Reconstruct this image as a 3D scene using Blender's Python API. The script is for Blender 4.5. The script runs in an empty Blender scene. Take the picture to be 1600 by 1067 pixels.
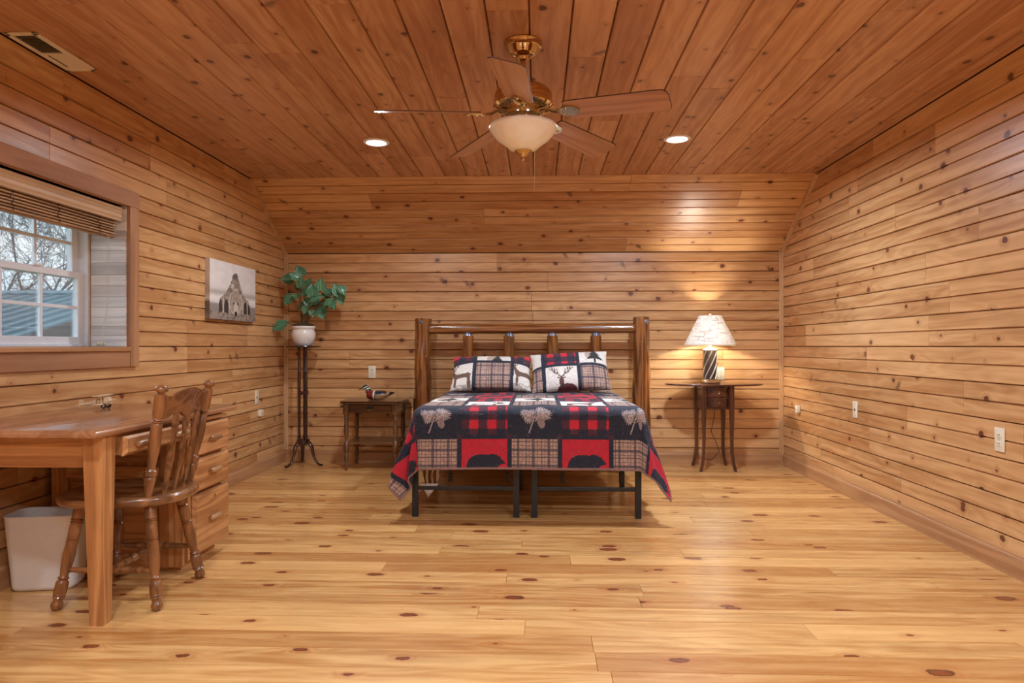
import bpy, bmesh, math, random
import numpy as np
from mathutils import Vector, Matrix, noise as mnoise
R = random.Random(7)
PI = math.pi
scene = bpy.context.scene
COL = scene.collection

# ---------------------------------------------------------------- camera, world, light, exposure
CZ, F, YAW = 1.07, 1066.7, math.radians(2.2)
cam_d = bpy.data.cameras.new('camera'); cam_d.lens = 24.0; cam_d.sensor_width = 36.0
cam_d.shift_y = 7.5 / 1600; cam_d.clip_start = 0.02; cam_d.clip_end = 300
cam = bpy.data.objects.new('camera', cam_d); COL.objects.link(cam)
cam.location = (0, 0, CZ); cam.rotation_euler = (PI / 2, 0, YAW)
scene.camera = cam
scene.view_settings.view_transform = 'Standard'
scene.view_settings.look = 'None'
scene.view_settings.exposure = -0.06
scene.view_settings.gamma = 1.0
scene.view_settings.use_curve_mapping = False

XL, XR, YB, ZC, ZK, YS, YF = -2.358, 2.212, 6.27, 2.444, 1.93, 5.49, -1.6   # walls, back, ceiling, knee, slope foot, front

W = bpy.data.worlds.new('sky'); scene.world = W; W.use_nodes = True
wn = W.node_tree.nodes; wl = W.node_tree.links; wn.clear()
w_out = wn.new('ShaderNodeOutputWorld'); w_bg = wn.new('ShaderNodeBackground')
w_tc = wn.new('ShaderNodeTexCoord'); w_no = wn.new('ShaderNodeTexNoise'); w_ra = wn.new('ShaderNodeValToRGB')
w_mp = wn.new('ShaderNodeMapping'); w_mp.inputs['Scale'].default_value = (1, 1, 3)
w_no.inputs['Scale'].default_value = 3.0; w_no.inputs['Detail'].default_value = 5
w_ra.color_ramp.elements[0].position = 0.38; w_ra.color_ramp.elements[0].color = (0.42, 0.66, 0.86, 1)
w_ra.color_ramp.elements[1].position = 0.62; w_ra.color_ramp.elements[1].color = (0.9, 0.95, 1.0, 1)
wl.new(w_tc.outputs['Generated'], w_mp.inputs['Vector']); wl.new(w_mp.outputs['Vector'], w_no.inputs['Vector'])
wl.new(w_no.outputs['Fac'], w_ra.inputs['Fac']); wl.new(w_ra.outputs['Color'], w_bg.inputs['Color'])
w_bg.inputs['Strength'].default_value = 4.2
wl.new(w_bg.outputs['Background'], w_out.inputs['Surface'])

WARM = (0.80, 0.93, 1.10)
DOWNLIGHT_W = 36.0
LEFTC = (0.86, 0.91, 0.98)
LAMP_W = 40.0
DOWNLIGHTS = [(-1.09, 4.56), (0.92, 4.56), (-1.09, 1.3), (0.92, 1.3), (-1.09, -0.7), (0.92, -0.7)]  # farthest pair is in view; the other pairs are unseen, added as fill light
def area_light(name, loc, size, power, color=WARM, spread=PI, rot=(0, 0, 0)):
    d = bpy.data.lights.new(name, 'AREA'); d.shape = 'DISK'; d.size = size; d.energy = power; d.color = color; d.spread = spread
    o = bpy.data.objects.new(name, d); COL.objects.link(o); o.location = loc; o.rotation_euler = rot
    return o
for i_, (x_, y_) in enumerate(DOWNLIGHTS):
    area_light('downlight_beam', (x_, y_, ZC - 0.03), 0.14, DOWNLIGHT_W * (1.0 if i_ < 2 else 1.1) * (.72 if x_ < 0 else 1.24), color=(LEFTC if x_ < 0 else WARM), spread=math.radians(170))

# ---------------------------------------------------------------- pixel -> place (offline survey of the photograph)
_c, _s = math.cos(YAW), math.sin(YAW)
def _dir(px, py):
    a, b = (px - 800) / F, (541 - py) / F
    return Vector((a * _c - _s, a * _s + _c, b))
def at_y(px, py, Y):
    d = _dir(px, py); k = Y / d.y; return Vector((d.x * k, Y, CZ + d.z * k))
def at_x(px, py, X):
    d = _dir(px, py); k = X / d.x; return Vector((X, d.y * k, CZ + d.z * k))
def at_z(px, py, Z):
    d = _dir(px, py); k = (Z - CZ) / d.z; return Vector((d.x * k, d.y * k, Z))

# ---------------------------------------------------------------- mesh helpers
def srgb(r, g, b):
    f = lambda c: (c / 255 / 12.92) if c / 255 <= 0.04045 else (((c / 255) + 0.055) / 1.055) ** 2.4
    return (f(r), f(g), f(b), 1.0)

class MB:
    def __init__(s): s.v = []; s.f = []
    def add(s, vs, fs):
        n = len(s.v); s.v += [tuple(v) for v in vs]; s.f += [tuple(n + i for i in f) for f in fs]; return s
    def box(s, a, b, bev=0.0):
        (x0, y0, z0), (x1, y1, z1) = a, b
        if x0 > x1: x0, x1 = x1, x0
        if y0 > y1: y0, y1 = y1, y0
        if z0 > z1: z0, z1 = z1, z0
        bev = min(bev, (x1 - x0) * .49, (y1 - y0) * .49, (z1 - z0) * .49)
        if bev <= 0:
            vs = [(x, y, z) for z in (z0, z1) for y in (y0, y1) for x in (x0, x1)]
            return s.add(vs, [(0, 2, 3, 1), (4, 5, 7, 6), (0, 1, 5, 4), (2, 6, 7, 3), (0, 4, 6, 2), (1, 3, 7, 5)])
        bm = bmesh.new()
        bmesh.ops.create_cube(bm, size=1.0)
        for v in bm.verts:
            v.co = Vector(((x0 + x1) / 2 + v.co.x * (x1 - x0), (y0 + y1) / 2 + v.co.y * (y1 - y0), (z0 + z1) / 2 + v.co.z * (z1 - z0)))
        bmesh.ops.bevel(bm, geom=bm.edges[:], offset=bev, segments=2, affect='EDGES', profile=0.5)
        bm.verts.index_update()
        s.add([v.co[:] for v in bm.verts], [[v.index for v in f.verts] for f in bm.faces]); bm.free(); return s
    def xf(s, M, start=0):
        s.v = s.v[:start] + [tuple(M @ Vector(v)) for v in s.v[start:]]; return s
    def tube(s, pts, r, n=10, caps=True, flat=1.0):
        pts = [Vector(p) for p in pts]
        rs = r if isinstance(r, (list, tuple)) else [r] * len(pts)
        t0 = (pts[1] - pts[0]).normalized()
        up = Vector((0, 0, 1)) if abs(t0.z) < 0.9 else Vector((1, 0, 0))
        a = t0.cross(up).normalized()
        vs = []; fs = []
        for i, p in enumerate(pts):
            t = (pts[min(i + 1, len(pts) - 1)] - pts[max(i - 1, 0)]).normalized()
            a = (a - t * a.dot(t)).normalized(); b = t.cross(a)
            for k in range(n):
                an = 2 * PI * k / n
                vs.append(p + (a * math.cos(an) + b * math.sin(an) * flat) * rs[i])
        for i in range(len(pts) - 1):
            for k in range(n):
                k2 = (k + 1) % n
                fs.append((i * n + k, i * n + k2, (i + 1) * n + k2, (i + 1) * n + k))
        if caps:
            fs.append(tuple(range(n - 1, -1, -1))); m = (len(pts) - 1) * n; fs.append(tuple(m + k for k in range(n)))
        return s.add(vs, fs)
    def turned(s, prof, p0, p1, n=14):
        p0, p1 = Vector(p0), Vector(p1)
        d = p1 - p0
        t = d.normalized(); up = Vector((0, 0, 1)) if abs(t.z) < 0.9 else Vector((1, 0, 0))
        a = t.cross(up).normalized(); b = t.cross(a)
        vs = []; fs = []
        for (u, r) in prof:
            for k in range(n):
                an = 2 * PI * k / n
                vs.append(p0 + d * u + (a * math.cos(an) + b * math.sin(an)) * r)
        for i in range(len(prof) - 1):
            for k in range(n):
                k2 = (k + 1) % n; fs.append((i * n + k, (i + 1) * n + k, (i + 1) * n + k2, i * n + k2))
        fs.append(tuple(range(n))); m = (len(prof) - 1) * n; fs.append(tuple(m + k for k in range(n - 1, -1, -1)))
        return s.add(vs, fs)
    def lathe(s, prof, n=32, c=(0, 0, 0), caps=True):          # prof: (r, z)
        vs = []; fs = []
        for (r, z) in prof:
            for k in range(n):
                an = 2 * PI * k / n; vs.append((c[0] + r * math.cos(an), c[1] + r * math.sin(an), c[2] + z))
        for i in range(len(prof) - 1):
            for k in range(n):
                k2 = (k + 1) % n; fs.append((i * n + k, i * n + k2, (i + 1) * n + k2, (i + 1) * n + k))
        if caps:
            fs.append(tuple(range(n - 1, -1, -1))); m = (len(prof) - 1) * n; fs.append(tuple(m + k for k in range(n)))
        return s.add(vs, fs)
    def prism(s, poly, z0, z1, M=None):                         # polygon in xy, extruded along z, then M
        n = len(poly)
        vs = [Vector((p[0], p[1], z0)) for p in poly] + [Vector((p[0], p[1], z1)) for p in poly]
        if M is not None: vs = [M @ v for v in vs]
        fs = [tuple(range(n - 1, -1, -1)), tuple(range(n, 2 * n))] + [(k, (k + 1) % n, n + (k + 1) % n, n + k) for k in range(n)]
        return s.add(vs, fs)
    def loft(s, rings, caps=True, closed=True):
        n = len(rings[0]); vs = [p for r in rings for p in r]; fs = []
        m = n if closed else n - 1
        for i in range(len(rings) - 1):
            for k in range(m):
                k2 = (k + 1) % n; fs.append((i * n + k, i * n + k2, (i + 1) * n + k2, (i + 1) * n + k))
        if caps: fs.append(tuple(range(n - 1, -1, -1))); q = (len(rings) - 1) * n; fs.append(tuple(q + k for k in range(n)))
        return s.add(vs, fs)
    def mesh(s, name, smooth=None):
        me = bpy.data.meshes.new(name); me.from_pydata(s.v, [], s.f)
        if smooth is not None:
            me.polygons.foreach_set('use_smooth', [True] * len(me.polygons))
            if smooth < 180:
                me.set_sharp_from_angle(angle=math.radians(smooth))
        me.update(); return me
    def build(s, name, mat, parent=None, smooth=None, loc=None, rot=None, fix=True):
        me = s.mesh(name, smooth)
        if fix:
            bm = bmesh.new(); bm.from_mesh(me); bmesh.ops.recalc_face_normals(bm, faces=bm.faces); bm.to_mesh(me); bm.free()
        me.materials.append(mat)
        o = bpy.data.objects.new(name, me); COL.objects.link(o)
        if parent: o.parent = parent
        if loc: o.location = loc
        if rot: o.rotation_euler = rot
        return o

def tag(o, label=None, cat=None, group=None, kind=None):
    if label: o['label'] = label
    if cat: o['category'] = cat
    if group: o['group'] = group
    if kind: o['kind'] = kind
    return o
def thing(name, label, cat, loc=(0, 0, 0), rz=0.0, group=None):
    o = bpy.data.objects.new(name, None); COL.objects.link(o); o.location = loc; o.rotation_euler = (0, 0, rz); o.empty_display_size = 0.1
    return tag(o, label, cat, group)
def struct(name, mb, mat, **k):
    o = mb.build(name, mat, **k); o['kind'] = 'structure'; return o

# ---------------------------------------------------------------- materials
class NT:
    def __init__(s, name):
        s.m = bpy.data.materials.new(name); s.m.use_nodes = True; s.t = s.m.node_tree; s.t.nodes.clear()
        s.out = s.n('ShaderNodeOutputMaterial')
    def n(s, typ, props=None, **ins):
        nd = s.t.nodes.new(typ)
        for k, v in (props or {}).items(): setattr(nd, k, v)
        for k, v in ins.items():
            key = int(k[1:]) if k[0] == '_' and k[1:].isdigit() else k.replace('_', ' ')
            s.set(nd.inputs[key], v)
        return nd
    def set(s, sock, v):
        if isinstance(v, bpy.types.NodeSocket): s.t.links.new(v, sock)
        else: sock.default_value = v
    def math(s, op, a, b=None, clamp=False):
        nd = s.t.nodes.new('ShaderNodeMath'); nd.operation = op; nd.use_clamp = clamp
        s.set(nd.inputs[0], a)
        if b is not None: s.set(nd.inputs[1], b)
        return nd.outputs[0]
    def rng(s, v, a, b, c=0.0, d=1.0):
        nd = s.t.nodes.new('ShaderNodeMapRange'); nd.clamp = True
        s.set(nd.inputs['Value'], v); nd.inputs['From Min'].default_value = a; nd.inputs['From Max'].default_value = b
        nd.inputs['To Min'].default_value = c; nd.inputs['To Max'].default_value = d
        return nd.outputs['Result']
    def mix(s, f, a, b, mode='MIX'):
        nd = s.t.nodes.new('ShaderNodeMix'); nd.data_type = 'RGBA'; nd.blend_type = mode
        s.set(nd.inputs[0], f); s.set(nd.inputs[6], a); s.set(nd.inputs[7], b); return nd.outputs[2]
    def bsdf(s, color, rough=0.5, metal=0.0, bump=None, bump_s=0.3, bump_d=0.002, coat=0.0, coat_r=0.1, **k):
        b = s.t.nodes.new('ShaderNodeBsdfPrincipled')
        s.set(b.inputs['Base Color'], color); s.set(b.inputs['Roughness'], rough); s.set(b.inputs['Metallic'], metal)
        b.inputs['Coat Weight'].default_value = coat; b.inputs['Coat Roughness'].default_value = coat_r
        for kk, v in k.items(): s.set(b.inputs[kk.replace('_', ' ')], v)
        if bump is not None:
            bn = s.t.nodes.new('ShaderNodeBump'); bn.inputs['Strength'].default_value = bump_s; bn.inputs['Distance'].default_value = bump_d
            s.set(bn.inputs['Height'], bump); s.t.links.new(bn.outputs[0], b.inputs['Normal'])
        s.t.links.new(b.outputs[0], s.out.inputs['Surface']); return b

def flat_mat(name, rgb, rough=0.5, metal=0.0, noise=0.06, scale=30, coat=0.0):
    t = NT(name); tc = t.n('ShaderNodeTexCoord')
    no = t.n('ShaderNodeTexNoise', Vector=tc.outputs['Object'], Scale=scale, Detail=3.0)
    c = srgb(*rgb); lo = tuple(x * (1 - noise * 2) for x in c[:3]) + (1,); hi = tuple(min(1, x * (1 + noise * 2)) for x in c[:3]) + (1,)
    t.bsdf(t.mix(t.rng(no.outputs['Fac'], .3, .7), lo, hi), rough, metal, coat=coat); return t.m

def pine_mat(name, light, mid, dark, rough=0.42, coat=0.0, knot_v=5.0, kn=1.0, ks=.13, kx=4.0, slash=0.6, tone=0.42, coat_r=.12):
    """varnished knotty pine; UV in metres, u along the board. Knots, growth rings, grain streaks and board-to-board tone."""
    t = NT(name)
    uv = t.n('ShaderNodeUVMap').outputs[0]
    oi = t.n('ShaderNodeObjectInfo').outputs['Random']
    sx = t.n('ShaderNodeSeparateXYZ', Vector=uv); u, v = sx.outputs[0], sx.outputs[1]
    warp = t.n('ShaderNodeTexNoise', {'noise_dimensions': '2D'}, Vector=t.n('ShaderNodeMapping', Vector=uv, Scale=(1.4, 5.0, 1)).outputs[0], Scale=1.0, Detail=2.0).outputs['Fac']
    vw = t.math('ADD', v, t.math('MULTIPLY', t.math('SUBTRACT', warp, .5), .05))
    # knots
    kv = t.n('ShaderNodeCombineXYZ', X=t.math('MULTIPLY', u, kx), Y=t.math('MULTIPLY', v, knot_v)).outputs[0]
    vo = t.n('ShaderNodeTexVoronoi', {'voronoi_dimensions': '2D'}, Vector=kv, Scale=1.0)
    rnd = t.n('ShaderNodeSeparateColor', Color=vo.outputs['Color']).outputs
    kwob = t.n('ShaderNodeTexNoise', {'noise_dimensions': '2D'}, Vector=uv, Scale=45.0, Detail=2.0).outputs['Fac']
    d = t.math('ADD', vo.outputs['Distance'], t.math('MULTIPLY', t.math('SUBTRACT', kwob, .5), .06))
    r = t.math('MAXIMUM', t.math('MULTIPLY', t.math('SUBTRACT', rnd[0], 1 - .72 * kn), ks), 0.0)
    has = t.math('GREATER_THAN', r, 0.004)
    knot = t.math('MULTIPLY', t.rng(t.math('SUBTRACT', r, d), -.008, .012), has)
    core = t.math('MULTIPLY', t.rng(t.math('SUBTRACT', t.math('MULTIPLY', r, .72), d), -.01, .012), has)
    halo = t.math('MULTIPLY', t.rng(t.math('SUBTRACT', d, r), 0.0, .17, 1.0, 0.0), has)
    halo2 = t.math('MULTIPLY', halo, halo)
    # growth rings: bands across the board pushed aside by the knots
    low = t.n('ShaderNodeTexNoise', {'noise_dimensions': '2D'}, Vector=t.n('ShaderNodeCombineXYZ', X=t.math('MULTIPLY', u, .7), Y=t.math('MULTIPLY', vw, 5.0)).outputs[0], Scale=1.0, Detail=2.0).outputs['Fac']
    ph = t.math('ADD', t.math('MULTIPLY', low, 62.0), t.math('MULTIPLY', halo2, 11.0))
    band = t.math('MULTIPLY', t.math('ADD', t.math('SINE', ph), 1.0), .5)
    fine = t.n('ShaderNodeTexNoise', {'noise_dimensions': '2D'}, Vector=t.n('ShaderNodeCombineXYZ', X=t.math('MULTIPLY', u, 6.0), Y=t.math('MULTIPLY', vw, 230.0)).outputs[0], Scale=1.0, Detail=3.0).outputs['Fac']
    streak = t.n('ShaderNodeTexNoise', {'noise_dimensions': '2D'}, Vector=t.n('ShaderNodeCombineXYZ', X=t.math('MULTIPLY', u, 1.1), Y=t.math('MULTIPLY', vw, 26.0)).outputs[0], Scale=1.0, Detail=3.0).outputs['Fac']
    cl = t.n('ShaderNodeTexNoise', {'noise_dimensions': '2D'}, Vector=t.n('ShaderNodeMapping', Vector=uv, Scale=(2.2, 7.0, 1)).outputs[0], Scale=1.0, Detail=3.0).outputs['Fac']
    g = t.math('ADD', t.math('MULTIPLY', band, .20), t.math('ADD', t.math('MULTIPLY', fine, .28), t.math('MULTIPLY', t.rng(streak, .3, .72), .50)))
    c = t.mix(t.rng(g, .25, .72), srgb(*light), srgb(*mid))
    c = t.mix(t.math('MULTIPLY', t.rng(cl, .5, .75), .35), c, srgb(*[x * .82 for x in mid]))
    tn = t.math('MULTIPLY', t.math('SUBTRACT', oi, .5), tone * 2)
    c = t.mix(t.math('MAXIMUM', tn, 0.0), c, srgb(*[light[0] * .80, light[1] * .66, light[2] * .52]))
    c = t.mix(t.math('MAXIMUM', t.math('MULTIPLY', tn, -1.0), 0.0), c, srgb(*[min(255, x * 1.10) for x in light]))
    c = t.mix(t.math('MULTIPLY', halo2, .42), c, srgb(dark[0] * 1.45, dark[1] * 1.4, dark[2] * 1.3))
    # slash-shaped spike knots
    if slash > 0:
        sv = t.n('ShaderNodeCombineXYZ', X=t.math('ADD', t.math('MULTIPLY', u, 5.0), t.math('MULTIPLY', v, 3.0)), Y=t.math('MULTIPLY', v, 3.2)).outputs[0]
        v2 = t.n('ShaderNodeTexVoronoi', {'voronoi_dimensions': '2D'}, Vector=sv, Scale=.42)
        r2 = t.n('ShaderNodeSeparateColor', Color=v2.outputs['Color']).outputs[1]
        sm = t.math('MULTIPLY', t.rng(t.math('ADD', v2.outputs['Distance'], t.math('MULTIPLY', t.math('SUBTRACT', kwob, .5), .07)), .02, .06, 1.0, 0.0), t.math('GREATER_THAN', r2, 1 - .42 * slash))
        c = t.mix(t.math('MULTIPLY', sm, .72), c, srgb(*[x * .8 for x in dark]))
    c = t.mix(t.math('MULTIPLY', knot, .9), c, srgb(dark[0] * .55, dark[1] * .5, dark[2] * .5))
    c = t.mix(t.math('MULTIPLY', core, .75), c, srgb(dark[0] * 1.15, dark[1] * .95, dark[2] * .8))
    rr = t.math('ADD', rough, t.math('MULTIPLY', t.math('SUBTRACT', fine, .5), .18))
    t.bsdf(c, rr, bump=t.math('SUBTRACT', fine, t.math('MULTIPLY', knot, .6)), bump_s=.12, bump_d=.001, coat=coat, coat_r=coat_r)
    return t.m

def wood_mat(name, light, dark, axis='Z', rough=0.35, scale=1.0, coat=0.3, bands=9.0, gnarl=.25):
    t = NT(name); tc = t.n('ShaderNodeTexCoord').outputs['Object']
    oi = t.n('ShaderNodeObjectInfo').outputs['Random']
    sc = {'X': (1.3, 22, 22), 'Y': (22, 1.3, 22), 'Z': (22, 22, 1.3)}[axis]
    mp = t.n('ShaderNodeMapping', Vector=tc, Scale=tuple(s_ * scale for s_ in sc))
    t.set(mp.inputs['Location'], t.n('ShaderNodeCombineXYZ', X=t.math('MULTIPLY', oi, 37.0), Y=t.math('MULTIPLY', oi, 19.0), Z=oi).outputs[0])
    n1 = t.n('ShaderNodeTexNoise', Vector=mp.outputs[0], Scale=.35, Detail=2.0, Distortion=.6).outputs['Fac']
    n2 = t.n('ShaderNodeTexNoise', Vector=mp.outputs[0], Scale=5.0, Detail=3.0).outputs['Fac']
    b = t.math('MULTIPLY', t.math('ADD', t.math('SINE', t.math('MULTIPLY', n1, bands * 6.0)), 1.0), .5)
    g = t.math('ADD', t.math('MULTIPLY', b, .5), t.math('MULTIPLY', n2, .5))
    c = t.mix(t.rng(g, .15, .85), srgb(*light), srgb(*dark))
    t.bsdf(c, rough, bump=n2, bump_s=gnarl, bump_d=.001, coat=coat, coat_r=.15); return t.m

def attr_mat(name, rough=0.8, bump_kind=None, sheen=0.0):
    t = NT(name); a = t.n('ShaderNodeAttribute', {'attribute_name': 'Color'}).outputs['Color']
    bump = None; col = a
    if bump_kind == 'quilt':
        uv = t.n('ShaderNodeUVMap').outputs[0]
        n = t.n('ShaderNodeTexNoise', {'noise_dimensions': '2D'}, Vector=uv, Scale=22.0, Detail=0.0, Distortion=.5).outputs['Fac']
        line = t.rng(t.math('ABSOLUTE', t.math('SUBTRACT', t.math('FRACT', t.math('MULTIPLY', n, 5.0)), .5)), .0, .10)
        w = t.n('ShaderNodeTexNoise', {'noise_dimensions': '2D'}, Vector=uv, Scale=900.0, Detail=1.0).outputs['Fac']
        bump = t.math('ADD', line, t.math('MULTIPLY', w, .15))
        col = t.mix(t.math('MULTIPLY', t.math('SUBTRACT', 1.0, line), .20), a, srgb(168, 170, 186))
        col = t.mix(t.rng(w, .45, .8, 0, .14), col, srgb(80, 84, 104))
        t.bsdf(col, rough, bump=bump, bump_s=.8, bump_d=.006, Sheen_Weight=.1)
    else:
        t.bsdf(col, rough)
    return t.m

def set_uv(me, uvs_by_vert):
    uvl = me.uv_layers.new(name='UVMap')
    idx = np.empty(len(me.loops), dtype=np.int32); me.loops.foreach_get('vertex_index', idx)
    uvl.data.foreach_set('uv', np.asarray(uvs_by_vert, dtype=np.float32)[idx].ravel())
def set_colors(me, rgb):                 # rgb per vertex, sRGB 0..255
    c = np.asarray(rgb, dtype=np.float64) / 255.0
    lin = np.where(c <= 0.04045, c / 12.92, ((c + 0.055) / 1.055) ** 2.4)
    a = me.color_attributes.new('Color', 'FLOAT_COLOR', 'POINT')
    a.data.foreach_set('color', np.concatenate([lin, np.ones((len(lin), 1))], 1).astype(np.float32).ravel())

WALL_L, WALL_M, WALL_D = (216, 172, 120), (182, 130, 80), (104, 62, 40)
M = {}
M['wall_pine'] = pine_mat('wall_pine', WALL_L, WALL_M, WALL_D, rough=.38, coat=.15, coat_r=.3)
M['ceil_pine'] = pine_mat('ceiling_pine', (200, 154, 116), (168, 114, 78), (92, 58, 44), rough=.42, coat=.1, coat_r=.3, knot_v=5.5)
M['floor_pine'] = pine_mat('floor_pine', (224, 178, 114), (184, 126, 66), (124, 70, 40), rough=.30, coat=.45, coat_r=.16, knot_v=5.0, kn=.95, ks=.19, kx=2.6, slash=0.0, tone=.55)
M['trim_pine'] = wood_mat('trim_pine', (196, 150, 104), (168, 120, 78), 'Z', rough=.4, bands=4)
M['trim_pine_x'] = wood_mat('trim_pine_x', (196, 150, 104), (168, 120, 78), 'X', rough=.4, bands=4)
M['trim_pine_y'] = wood_mat('trim_pine_y', (194, 148, 104), (164, 116, 76), 'Y', rough=.4, bands=4)
M['corner_trim'] = wood_mat('corner_trim_pine', (214, 176, 130), (194, 150, 104), 'Z', rough=.4, bands=4)
M['casing'] = wood_mat('casing_wood', (182, 134, 96), (150, 104, 68), 'Y', rough=.6, bands=4, coat=0)
M['casing_z'] = wood_mat('casing_wood_upright', (190, 144, 104), (156, 110, 72), 'Z', rough=.45, bands=4)
M['gap'] = flat_mat('dark_gap', (58, 30, 16), .9)
M['white'] = flat_mat('white_paint', (236, 238, 242), .35, noise=.01)
M['oak'] = wood_mat('oak_upright', (206, 150, 94), (156, 102, 56), 'Z', rough=.36, bands=6, scale=1.4)
M['oak_y'] = wood_mat('oak_lengthwise', (212, 158, 102), (162, 108, 62), 'Y', rough=.34, bands=6, scale=1.2)
M['oak_top'] = wood_mat('oak_desktop', (176, 126, 88), (146, 96, 62), 'Y', rough=.22, bands=5, scale=1.0, coat=.5)
M['oak_x'] = wood_mat('oak_crosswise', (206, 150, 94), (156, 102, 56), 'X', rough=.36, bands=6, scale=1.2)
M['chair'] = wood_mat('chair_oak', (150, 98, 56), (92, 56, 30), 'Z', rough=.25, bands=5, coat=.6)
M['chair_seat'] = wood_mat('chair_seat_oak', (152, 104, 62), (98, 62, 34), 'X', rough=.28, bands=6, coat=.5)
M['log'] = wood_mat('varnished_log', (158, 98, 48), (74, 42, 20), 'Z', rough=.22, bands=7, scale=1.1, coat=.8, gnarl=.6)
M['log_x'] = wood_mat('varnished_log_lying', (160, 100, 50), (78, 44, 20), 'X', rough=.22, bands=7, scale=1.1, coat=.8, gnarl=.6)
M['tenon'] = flat_mat('grey_blue_knot', (104, 108, 122), .3, noise=.3, coat=.7)
M['walnut'] = wood_mat('walnut_stain', (112, 74, 44), (66, 42, 26), 'X', rough=.3, bands=5, coat=.5)
M['walnut_z'] = wood_mat('walnut_stain_upright', (112, 76, 46), (64, 42, 26), 'Z', rough=.3, bands=5, coat=.5)
M['mahog'] = wood_mat('mahogany', (92, 46, 30), (48, 22, 16), 'X', rough=.22, bands=5, coat=.6)
M['mahog_z'] = wood_mat('mahogany_upright', (88, 44, 30), (46, 22, 16), 'Z', rough=.25, bands=5, coat=.6)
M['dark_stand'] = wood_mat('dark_mahogany', (66, 34, 26), (34, 17, 14), 'Z', rough=.22, bands=5, coat=.6)
M['brass'] = flat_mat('polished_brass', (198, 166, 122), .09, 1.0, noise=.04)
M['brass_pale'] = flat_mat('antique_brass', (206, 192, 160), .16, 1.0, noise=.04)
M['blade'] = wood_mat('fan_blade_wood', (184, 138, 106), (154, 108, 78), 'X', rough=.33, bands=5, scale=1.3, coat=.3)
M['blade_edge'] = flat_mat('dark_blade_edge', (70, 40, 28), .4)
M['black_steel'] = flat_mat('black_steel', (30, 32, 36), .38, .1)
M['plastic'] = flat_mat('cream_plastic', (232, 224, 200), .35, noise=.01)
M['bin'] = flat_mat('bin_plastic', (222, 216, 208), .45, noise=.01)
M['slot'] = flat_mat('dark_slot', (40, 36, 32), .6)
M['louvre'] = flat_mat('louvre_paint', (150, 140, 116), .5)
_b = NT('glowing_bulb'); _e = _b.n('ShaderNodeEmission', Color=(1, .86, .68, 1), Strength=6.0); _b.t.links.new(_e.outputs[0], _b.out.inputs['Surface']); M['bulb'] = _b.m
M['pot'] = flat_mat('white_ceramic', (238, 234, 228), .18, noise=.01, coat=.5)
M['soil'] = flat_mat('brown_moss', (74, 58, 34), .95, noise=.3, scale=90)
# ================================================================ THE ROOM
def plank(name, parent, mat, O, ex, ey, ez, L, w, groove=None, mid=False, t=.014, bev=.006, gd=.009, uvo=None, endbev=.0015):
    """one board: length along ex, width along ey, face towards ez; edges chamfered, optional centre groove"""
    g = .0008 if bev < .0055 else .0016
    prof = [(g, -t), (g, -gd), (bev, 0)]
    if mid: prof += [(w / 2 - .0042, 0), (w / 2 - .003, -.013), (w / 2 + .003, -.013), (w / 2 + .0042, 0)]
    prof += [(w - bev, 0), (w - g, -gd), (w - g, -t)]
    n = len(prof)
    xs = [0, endbev, L - endbev, L]
    vs = []; uv = []
    uo = uvo or (R.uniform(0, 60), R.uniform(0, 60))
    for i, x in enumerate(xs):
        dz = -.0025 if i in (0, 3) else 0
        for (y, z) in prof:
            vs.append(O + ex * x + ey * y + ez * (z + (dz if z > -t else 0))); uv.append((x + uo[0], y + uo[1]))
    fs = []
    for i in range(3):
        for k in range(n - 1): fs.append((i * n + k, (i + 1) * n + k, (i + 1) * n + k + 1, i * n + k + 1))
    fs.append(tuple(range(n))); fs.append(tuple(3 * n + k for k in range(n - 1, -1, -1)))
    if ex.cross(ey).dot(ez) < 0: fs = [tuple(reversed(f)) for f in fs]
    me = bpy.data.meshes.new(name); me.from_pydata([tuple(v) for v in vs], [], fs); me.update()
    set_uv(me, uv); me.materials.append(mat)
    o = bpy.data.objects.new(name, me); COL.objects.link(o); o.parent = parent
    return o
def cuts(a, b, lo, hi, rng):
    xs = [a]; x = a + rng.uniform(lo * .3, hi)
    while x < b - lo * .4:
        xs.append(x); x += rng.uniform(lo, hi)
    xs.append(b); return xs
V = Vector
PX, PY, PZ = V((1, 0, 0)), V((0, 1, 0)), V((0, 0, 1))
BW = .1785

# floor: random-length boards running across the room
floor = struct('floor', MB().box((XL - .05, YF - .05, -.12), (XR + .05, YB + .05, -.0145)), M['gap'])
FW = .138; rf = random.Random(3)
y = YB - .01; row = 0
while y > YF:
    y0 = max(y - FW, YF)
    xs = cuts(XL, XR, 1.0, 2.6, rf)
    for a, b in zip(xs, xs[1:]):
        plank('floor_plank', floor, M['floor_pine'], V((a, y0, 0)), PX, PY, PZ, b - a - .0006, y - y0 - .0004, bev=.0012, gd=.0018, endbev=.0008)
    y = y0; row += 1

# ceiling: boards running front to back
ceiling = struct('ceiling', MB().box((XL - .05, YF - .05, ZC + .0145), (XR + .05, YB + .3, ZC + .12)), M['gap'])
rc = random.Random(11); x = XL; k = 0
while x < XR:
    x1 = min(x + BW, XR)
    ys = cuts(YF, YS + .03, 1.2, 3.2, rc)
    for a, b in zip(ys, ys[1:]):
        plank('ceiling_plank', ceiling, M['ceil_pine'], V((x, a, ZC)), PY, PX, -PZ, b - a - .001, x1 - x, bev=.0056, gd=.009)
    x = x1

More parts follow.
